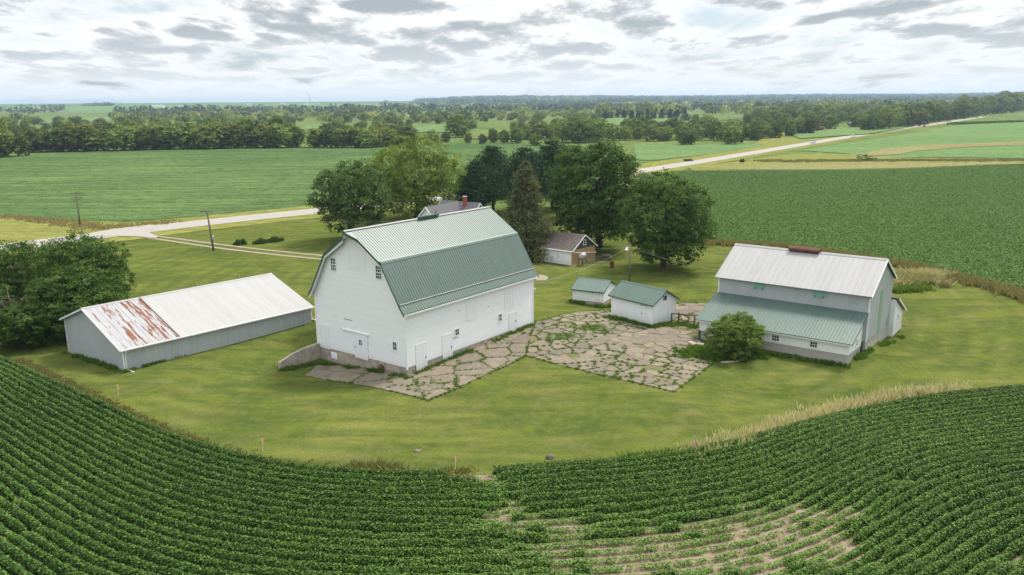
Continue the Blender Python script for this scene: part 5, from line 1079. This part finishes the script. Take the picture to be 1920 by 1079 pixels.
# rusty bridge remains by the creek
X, Y = G(1522, 247.5); t = tag(empty('rusty_bridge', (X, Y, hgt(X, Y)), R(8)), 'dark red rusty steel bridge remains by the creek woods', 'bridge'); s_ = Y / FPX
m = MB(); m.box(-14 * s_, 14 * s_, -1, 1, 1.5, 5 * s_ * 1.2); m.box(14 * s_, 34 * s_, -1, 1, 5 * s_, 6.2 * s_); m.build('girder', M['rust'], t)
for q in (-13.5, 8.5): m = MB(); m.box((q - 3) * s_, (q + 3) * s_, -1.5, 1.5, 0, 15 * s_); m.box((q - 2) * s_, (q + 2) * s_, -1.4, 1.4, 15 * s_, 16.5 * s_); m.build('tower', M['rust'], t)
# ================================================================== background woodland
bgm = []
for k in range(7):
    rg = np.random.default_rng(300 + k); H = 1.0; con = k >= 5
    if not con:
        P, Nn, L_ = crown_leaves(rg, (.40, .46, .52, .36, .44)[k], .50, .49, 20 + 2 * k, 7500, .07, 1.0, fine=.7)
        P[:, 2] = np.maximum(P[:, 2], .02 + .05 * rg.uniform(size=len(P))); V, F = leafquads(P, .044, rg, Nn, .3, .8, 1.8); nf = len(F); ti = np.repeat(np.clip(rg.normal(.45, .28, nf), 0, 1), 4)
    else:
        P = []
        for i in range(90): f = (i + .5) / 90; z = .1 + .9 * f; r = .27 * (1 - f) ** .8 + .02; ph = i * 2.4; n = 20; s_ = rg.uniform(.2, 1, n); P.append(np.c_[s_ * r * math.cos(ph), s_ * r * math.sin(ph), z - .1 * s_ * r] + rg.normal(size=(n, 3)) * .025)
        P = np.concatenate(P); V, F = leafquads(P, .06, rg, None, .4, .6); nf = len(F); ti = np.repeat(np.clip(rg.normal(.4, .3, nf), 0, 1), 4)
    mb = MB(); mb.tube((0, 0, -.05), (0, 0, .4), .016, .010, 6); tv = np.array(mb.v); tf = np.array([f for f in mb.f if len(f) == 4]) + len(V)
    V = np.concatenate([V, tv]); ti = np.concatenate([ti, np.zeros(len(tv))]); FF = np.concatenate([F, tf])
    o = mesh_np('woodland_tree', V, FF, [M['leafBg'] if not con else M['leafBgP'], M['bark']], None, np.stack([ti] * 3, 1), np.r_[np.zeros(nf), np.ones(len(tf))])
    bgm.append(o.data); bpy.data.objects.remove(o)
GAPS = [(778, 236, 830, 253), (886, 230, 964, 258), (1025, 222, 1055, 238), (1140, 222, 1284, 241), (1290, 215, 1405, 227), (566, 231, 626, 248), (72, 221, 208, 234), (640, 231, 664, 242)]
def ingap(x, y): return any(a < x < c and b_ < y < d for a, b_, c, d in GAPS)
rg = np.random.default_rng(77)
count = [0]
def bgtree(px, by, hpx, label, group, con=False, wf=1.0, name='woodland_tree'):
    if ingap(px, by) and not con: return
    X, Y = G(px, by); D = Y * math.cos(PITCH); Hm = hpx * D / FPX
    me = bgm[rg.integers(5, 7)] if con else bgm[rg.integers(0, 5)]
    o = bpy.data.objects.new('conifer' if con else name, me); C.objects.link(o); o.location = (X, Y, hgt(X, Y) - .09 * Hm); s = Hm * wf * rg.uniform(.9, 1.4); o.scale = (s, s, Hm); o.rotation_euler = (0, 0, rg.uniform(0, 6.28))
    tag(o, label, 'tree', group); count[0] += 1
def band(pts, step, hpx, label, group, jx=4, jy=1.0, wf=1.0, con=False, hv=.24):
    """trees along a line of ground places; pts = [(x, base y)...]"""
    P = np.array(pts, float); x = P[0, 0]
    while x <= P[-1, 0]:
        y = np.interp(x, P[:, 0], P[:, 1]); bgtree(x + rg.normal(0, jx), y + rg.normal(0, jy), hpx * rg.uniform(1 - hv, 1 + hv), label, group, con, wf); x += step * rg.uniform(.75, 1.25)
g1 = 'trees of the dense row behind the left soybean field'; l1 = 'broadleaf tree in the dense dark row along the back of the left soybean field'
band([(-50, 300), (60, 292)], 24, 70, l1, g1, 5, 1.2, .85); band([(60, 286), (180, 283), (300, 280.5), (450, 278), (565, 276)], 14, 50, l1, g1, 3, .5, .95, hv=.1)
band([(60, 279), (300, 274), (565, 270)], 24, 50, l1, g1, 5, .8, .95)
band([(585, 277), (680, 277), (770, 273.5)], 14.5, 40, l1, g1, 3, .5, .95, hv=.12); band([(600, 270), (770, 268)], 26, 38, l1, g1)
g2 = 'scattered trees beyond the middle field'; l2 = 'broadleaf tree of the loose row beyond the middle field'
for px, by, hp, lab in [(836, 268, 24, 'small round tree left of the gap in the loose row beyond the middle field'), (860, 258, 46, None), (812, 268, 26, None), (878, 269, 24, None), (905, 270, 22, None), (925, 268, 32, None), (945, 269, 30, None), (968, 269, 36, None), (1003, 273, 27, 'round light green tree alone in front of the loose row beyond the fields'), (990, 262, 34, None), (1015, 262, 40, None), (1035, 262, 36, None), (1055, 266, 44, None), (1078, 268, 48, None), (1098, 268, 52, None), (1118, 266, 50, None), (1040, 275, 22, None), (1128, 262, 42, None), (1150, 264, 34, None), (1172, 264, 30, None), (935, 256, 38, None)]:
    bgtree(px, by, hp, lab or l2, None if lab else g2, False, .95)
g3 = 'trees along the creek right of the farm trees'; l3 = 'broadleaf tree of the leafy belt right of the farm trees, beyond the meadow'
band([(1190, 262), (1300, 263), (1400, 262), (1530, 250)], 15, 36, l3, g3, 5, 1.8, .9, hv=.25); band([(1180, 252), (1340, 252), (1560, 244)], 17, 34, l3, g3, 5, 1.5, .95, hv=.25)
bgtree(1290, 272, 40, 'tall light green tree in front of the leafy belt right of the farm trees', None); bgtree(1372, 271, 40, 'rounded dark green tree at the meadow edge, second clump from the lone bush', None); bgtree(1390, 269, 26, 'slim light green tree beside the rounded dark one at the meadow edge', None, wf=.5); bgtree(1448, 255, 19, 'round dark bush-like tree standing alone in the meadow', None, wf=1.15)
g4 = 'tall trees lining the far highway'; l4 = 'broadleaf tree of the tall belt on the left side of the far highway'
band([(1620, 246), (1700, 238), (1800, 222), (1930, 207)], 13, 38, l4, g4, 3, .8, .9, hv=.15); band([(1600, 238), (1700, 230), (1800, 216), (1930, 203)], 15, 34, l4, g4, 4, .8, .9); band([(1630, 226), (1930, 199)], 20, 26, l4, g4)
g5 = 'dark conifers in the valley'; l5 = 'dark conifer in the short row in the valley right of centre'
band([(1134, 223), (1160, 222)], 8, 13, l5, g5, 1, .3, 1.3, True); band([(1172, 224), (1290, 222)], 11, 16, l5, g5, 3, 1, 1.3, True)
g6 = 'valley woodland trees'; l6 = 'broadleaf tree of the valley woods between the pale fields'
band([(1290, 227), (1420, 222)], 22, 17, 'small tree dotted on the pale valley field right of centre', 'trees dotted on the valley field', 8, 2)
band([(1400, 236), (1620, 228)], 12, 28, l6, g6, 5, 2.0, .95); band([(1400, 226), (1700, 218)], 13, 25, l6, g6, 5, 1.5)
band([(-20, 250), (200, 250), (550, 243)], 17, 24, l6, g6, 7, 3); band([(600, 244), (860, 240), (1130, 240)], 17, 20, l6, g6, 7, 2.5)
band([(-20, 238), (500, 232), (1140, 228)], 17, 17, l6, g6, 7, 2.5)
print('background trees', count[0])
# farther woods, one mass each
def mass(name, rows, label, seed, con=.0, lod=60, mat='leafBg'):
    rg = np.random.default_rng(seed); VV, TT = [], []
    for (pts, step, hpx, jy) in rows:
        P = np.array(pts, float); x = P[0, 0]
        while x < P[-1, 0]:
            y = np.interp(x, P[:, 0], P[:, 1]) + rg.normal(0, jy)
            if ingap(x, y): x += step; continue
            X, Y = G(x + rg.normal(0, step * .4), max(y, 190.5 + (960 - x) * .0084 + 1.2)); D = Y; Hm = min(hpx * rg.uniform(.7, 1.3) * D / FPX, 19)
            n = lod; d = rg.normal(size=(n, 3)); d /= np.linalg.norm(d, axis=1)[:, None]; d *= rg.uniform(.75, 1.05, n)[:, None]
            wd_ = Hm * rg.uniform(.5, .8); Q = np.c_[X + d[:, 0] * wd_, Y + d[:, 1] * wd_, hgt(X, Y) + Hm * .52 + d[:, 2] * Hm * .48]
            V, F = leafquads(Q, Hm * .34, rg, d, .4, .85); VV.append(V); TT.append(np.full(len(V), np.clip(rg.normal(.4, .35), 0, 1))); x += step * rg.uniform(.7, 1.3)
    V = np.concatenate(VV); t = np.concatenate(TT); o = mesh_np(name, V, np.arange(len(V)).reshape(-1, 4), M[mat], None, np.stack([t] * 3, 1)); tag(o, label, 'woods', kind='stuff')
mass('valley_woods', [([(-30, 232), (560, 226)], 9, 13, 3), ([(210, 221), (600, 220), (1130, 218)], 9, 11, 2), ([(600, 230), (1130, 222)], 10, 13, 3), ([(1130, 216), (1650, 212), (1950, 202)], 8, 18, 2.0), ([(1420, 220), (1700, 212)], 7, 18, 2)], 'wooded valley of mixed green trees beyond the near tree rows', 401, mat='leafBg')
mass('distant_woods', [([(-30, 212), (120, 210)], 5, 9, 1.5), ([(220, 215), (700, 211)], 4.5, 12, 2.0), ([(640, 210), (1130, 208)], 5, 11, 2), ([(900, 206), (1400, 202), (1950, 194)], 4.5, 9, 2), ([(1130, 208), (1750, 203)], 5, 11, 2)], 'dark bluish woods across the far side of the valley', 402, lod=36, mat='leafFar')
mass('horizon_woods', [([(40, 200), (130, 199)], 5, 4, .4), ([(155, 199), (215, 198)], 3.5, 6, .4), ([(715, 199.5), (1130, 197)], 4, 6, 2.5), ([(795, 193), (860, 192)], 4, 6, .5), ([(850, 191.5), (1000, 190)], 3, 8, .6), ([(1000, 191), (1950, 182.5)], 3.2, 6, .9), ([(1000, 199), (1950, 190)], 4, 7, 2.5), ([(1120, 189), (1240, 188)], 3, 8, .5)], 'wooded hills on the horizon', 403, lod=28, mat='leafFar')
rg = np.random.default_rng(404); VV, TT = [], []
for d_, n_ in ((5300, 520), (5700, 560), (6000, 620), (4600, 330)):
    for x_p in np.linspace(790, 1990, n_):
        if rg.uniform() < .12: continue
        th = math.atan2(x_p - 960 + rg.normal(0, 2), FPX); dd_ = d_ * rg.uniform(.97, 1.03); X, Y = dd_ * math.sin(th), dd_ * math.cos(th); Hm = rg.uniform(10, 18) * (1.25 if 850 < x_p < 1000 else 1); wd_ = Hm * .9
        dr = rg.normal(size=(22, 3)); dr /= np.linalg.norm(dr, axis=1)[:, None]; V, F = leafquads(np.c_[X + dr[:, 0] * wd_, Y + dr[:, 1] * wd_, hgt(X, Y) + Hm * .5 + dr[:, 2] * Hm * .5], Hm * .5, rg, dr, .4, .85); VV.append(V); TT.append(np.full(len(V), np.clip(rg.normal(.4, .3), 0, 1)))
V = np.concatenate(VV); tag(mesh_np('hill_woods', V, np.arange(len(V)).reshape(-1, 4), M['leafFar'], None, np.stack([np.concatenate(TT)] * 3, 1)), 'blue-green wooded hills along the right half of the horizon', 'woods', kind='stuff')
# distant farmsteads and mast
def farmstead(px, by, wpx, hpx, col, label, n=2):
    X, Y = G(px, by); s = Y / FPX; t = tag(empty('distant_farm_building', (X, Y, hgt(X, Y))), label, 'farm building'); mt = M['trim'] if col == 0 else M['rust']; w_, h_ = wpx * s, hpx * s
    m = MB(); m.box(-w_ / 2, w_ / 2, 0, w_ * .3, -2, h_ * .6); m.build('wall', mt if col == 0 else M['redbrick'], t)
    m = MB(); m.prism([(-.5, h_ * .6), (w_ * .15, h_), (w_ * .3 + .5, h_ * .6)], 'u', -w_ / 2 - .5, w_ / 2 + .5); m.build('roof', M['rwhite'], t)
for a in [(295, 201.5, 22, 5, 0, 'pair of distant white farm roofs on the left horizon ridge'), (65, 199, 8, 4, 0, 'tiny white farm building at the far left of the horizon'), (340, 200.5, 14, 3, 0, 'tiny long white building right of the pair of distant white roofs'), (466, 193.5, 8, 3.5, 0, 'lone white farm building on the ridge line left of the mast'), (530, 196.5, 9, 3.5, 0, 'small white building below the ridge line left of the mast'), (574, 197, 9, 4, 0, 'white barn at the foot of the radio mast, on its left'), (585, 197, 7, 4, 0, 'white barn at the foot of the radio mast, on its right'), (597, 196.5, 5, 4, 0, 'small white silo-like building right of the radio mast'), (691, 199.5, 10, 3.5, 1, 'red-walled farm building with a pale roof right of the radio mast'), (702, 200.5, 11, 3, 0, 'long white shed next to the red-walled distant building'), (728, 199.5, 9, 4, 0, 'white farmhouse at the right end of the distant farm group'), (672, 205.5, 7, 4, 1, 'tiny red house at the edge of the dark woods'), (960, 201.5, 7, 4, 0, 'tiny white house among the far woods near the centre'), (798, 196, 8, 4, 0, 'pale building at the left end of the wooded horizon hills'), (1158, 201, 8, 3.5, 0, 'tiny white house among the far woods right of centre'), (352, 219, 9, 5, 0, 'white house half hidden in the valley woods at the left'), (1553, 243.5, 5, 4, 0, 'small white shed on the creek bank beside the rusty bridge')]: farmstead(*a)
X, Y = G(581, 197); X, Y = X * 2900 / Y, 2900.0; s = Y / FPX; t = tag(empty('radio_mast', (X, Y, hgt(X, Y))), 'thin lattice radio mast standing over the distant ridge left of centre', 'mast'); Hm = zat(X, Y, 177) - hgt(X, Y); m = MB(); q = s * .35
for i in range(3): a = i * 2.094; m.tube((q * math.cos(a), q * math.sin(a), 0), (q * .5 * math.cos(a), q * .5 * math.sin(a), Hm), s * .16, n=5)
for k in range(14):
    z0, z1 = Hm * k / 14, Hm * (k + 1) / 14
    for i in range(3): a, c = i * 2.094, (i + 1) * 2.094; m.tube((q * .8 * math.cos(a), q * .8 * math.sin(a), z0), (q * .8 * math.cos(c), q * .8 * math.sin(c), z1), s * .08, n=4)
m.build('lattice', M['steel'], t); m = MB(); m.box(-q * 2, q * 2, -q, q, Hm * .93, Hm * .97); m.box(-q * 1.6, q * 1.6, -q, q, Hm * .6, Hm * .63); m.build('antenna', M['rust'], t)
# scrub in the weedy meadow
rg = np.random.default_rng(9)
def scrub(px, by, wpx, hpx, seed, label, mat='leafDark'):
    X, Y = G(px, by); s = Y / FPX; rg = np.random.default_rng(seed); P, Nn, L_ = crown_leaves(rg, wpx * s / 2, hpx * s * .55, hpx * s * .45, 10, 1600, .3, .8); V, F = leafquads(P, s * 1.5, rg, Nn, .4); ti = np.repeat(np.clip(rg.normal(.5, .3, len(P)), 0, 1), 4)
    o = mesh_np('shrub', V, F, M[mat], None, np.stack([ti] * 3, 1)); o.location = (X, Y, hgt(X, Y)); tag(o, label, 'shrub')
scrub(1622, 303, 36, 14, 1, 'wide dark bush in the weedy meadow under the dry diagonal strip'); scrub(1391, 306, 11, 9, 2, 'small dark bush at the roadside above the right soybean field'); scrub(1712, 302, 9, 4, 3, 'tiny bush right of the wide dark bush in the meadow'); scrub(1290, 303, 22, 5, 4, 'low dark brush on the verge beside the warning sign', 'leafMid')
q = []
for x in np.arange(1420, 2000, 4): q.append(G(x, 304 - (x - 1420) * .004 + rg.normal(0, .8)))
q = np.array(q * 3); q += rg.normal(0, 1.5, q.shape); blades('ditch_weeds', q[:, 0], q[:, 1], .9, 14, 1.8, M['brownweed'], 'line of tall green weeds along the meadow ditch above the right soybean field', 'weeds', .22, 13, .4, .3)
q = []
for x in np.arange(1785, 2050, 2.0): q.append(G(x, 234 - (x - 1790) * .035))
q = np.array(q * 3); q += rg.normal(0, 1.5, q.shape); blades('field_margin', q[:, 0], q[:, 1], 2.2, 14, 2, M['weed'], 'dark hedge-like crop margin at the top right beside the highway', 'weeds', .4, 14, .3, .0)
x_, y_ = along([(0, 408), (60, 412), (140, 421), (200, 430), (240, 424), (330, 416)], 380, 1.6)
blades('roadside_weeds', x_, y_, .5, 8, .8, M['brownweed'], 'tan and green tall weeds between the left soybean field and the road', 'weeds', .12, 15, .4, .8)
# ================================================================== haze over the valley
HZ_TOP = 64.0
m = MB(); m.box(-11500, 11500, -900, 10500, -25, HZ_TOP); hz_o = m.build('haze', newmat('haze_air')[0])
hm = hz_o.data.materials[0]; hm.node_tree.nodes.remove(hm.node_tree.nodes['Principled BSDF']); pv = hm.node_tree.nodes.new('ShaderNodeVolumePrincipled')
pv.inputs['Color'].default_value = (.50, .67, .88, 1); pv.inputs['Density'].default_value = 0.00011; pv.inputs['Anisotropy'].default_value = 0.3
hm.node_tree.links.new(pv.outputs[0], hm.node_tree.nodes['Material Output'].inputs['Volume']); tag(hz_o, kind='stuff', label='thin bluish haze over the valley', cat='haze')
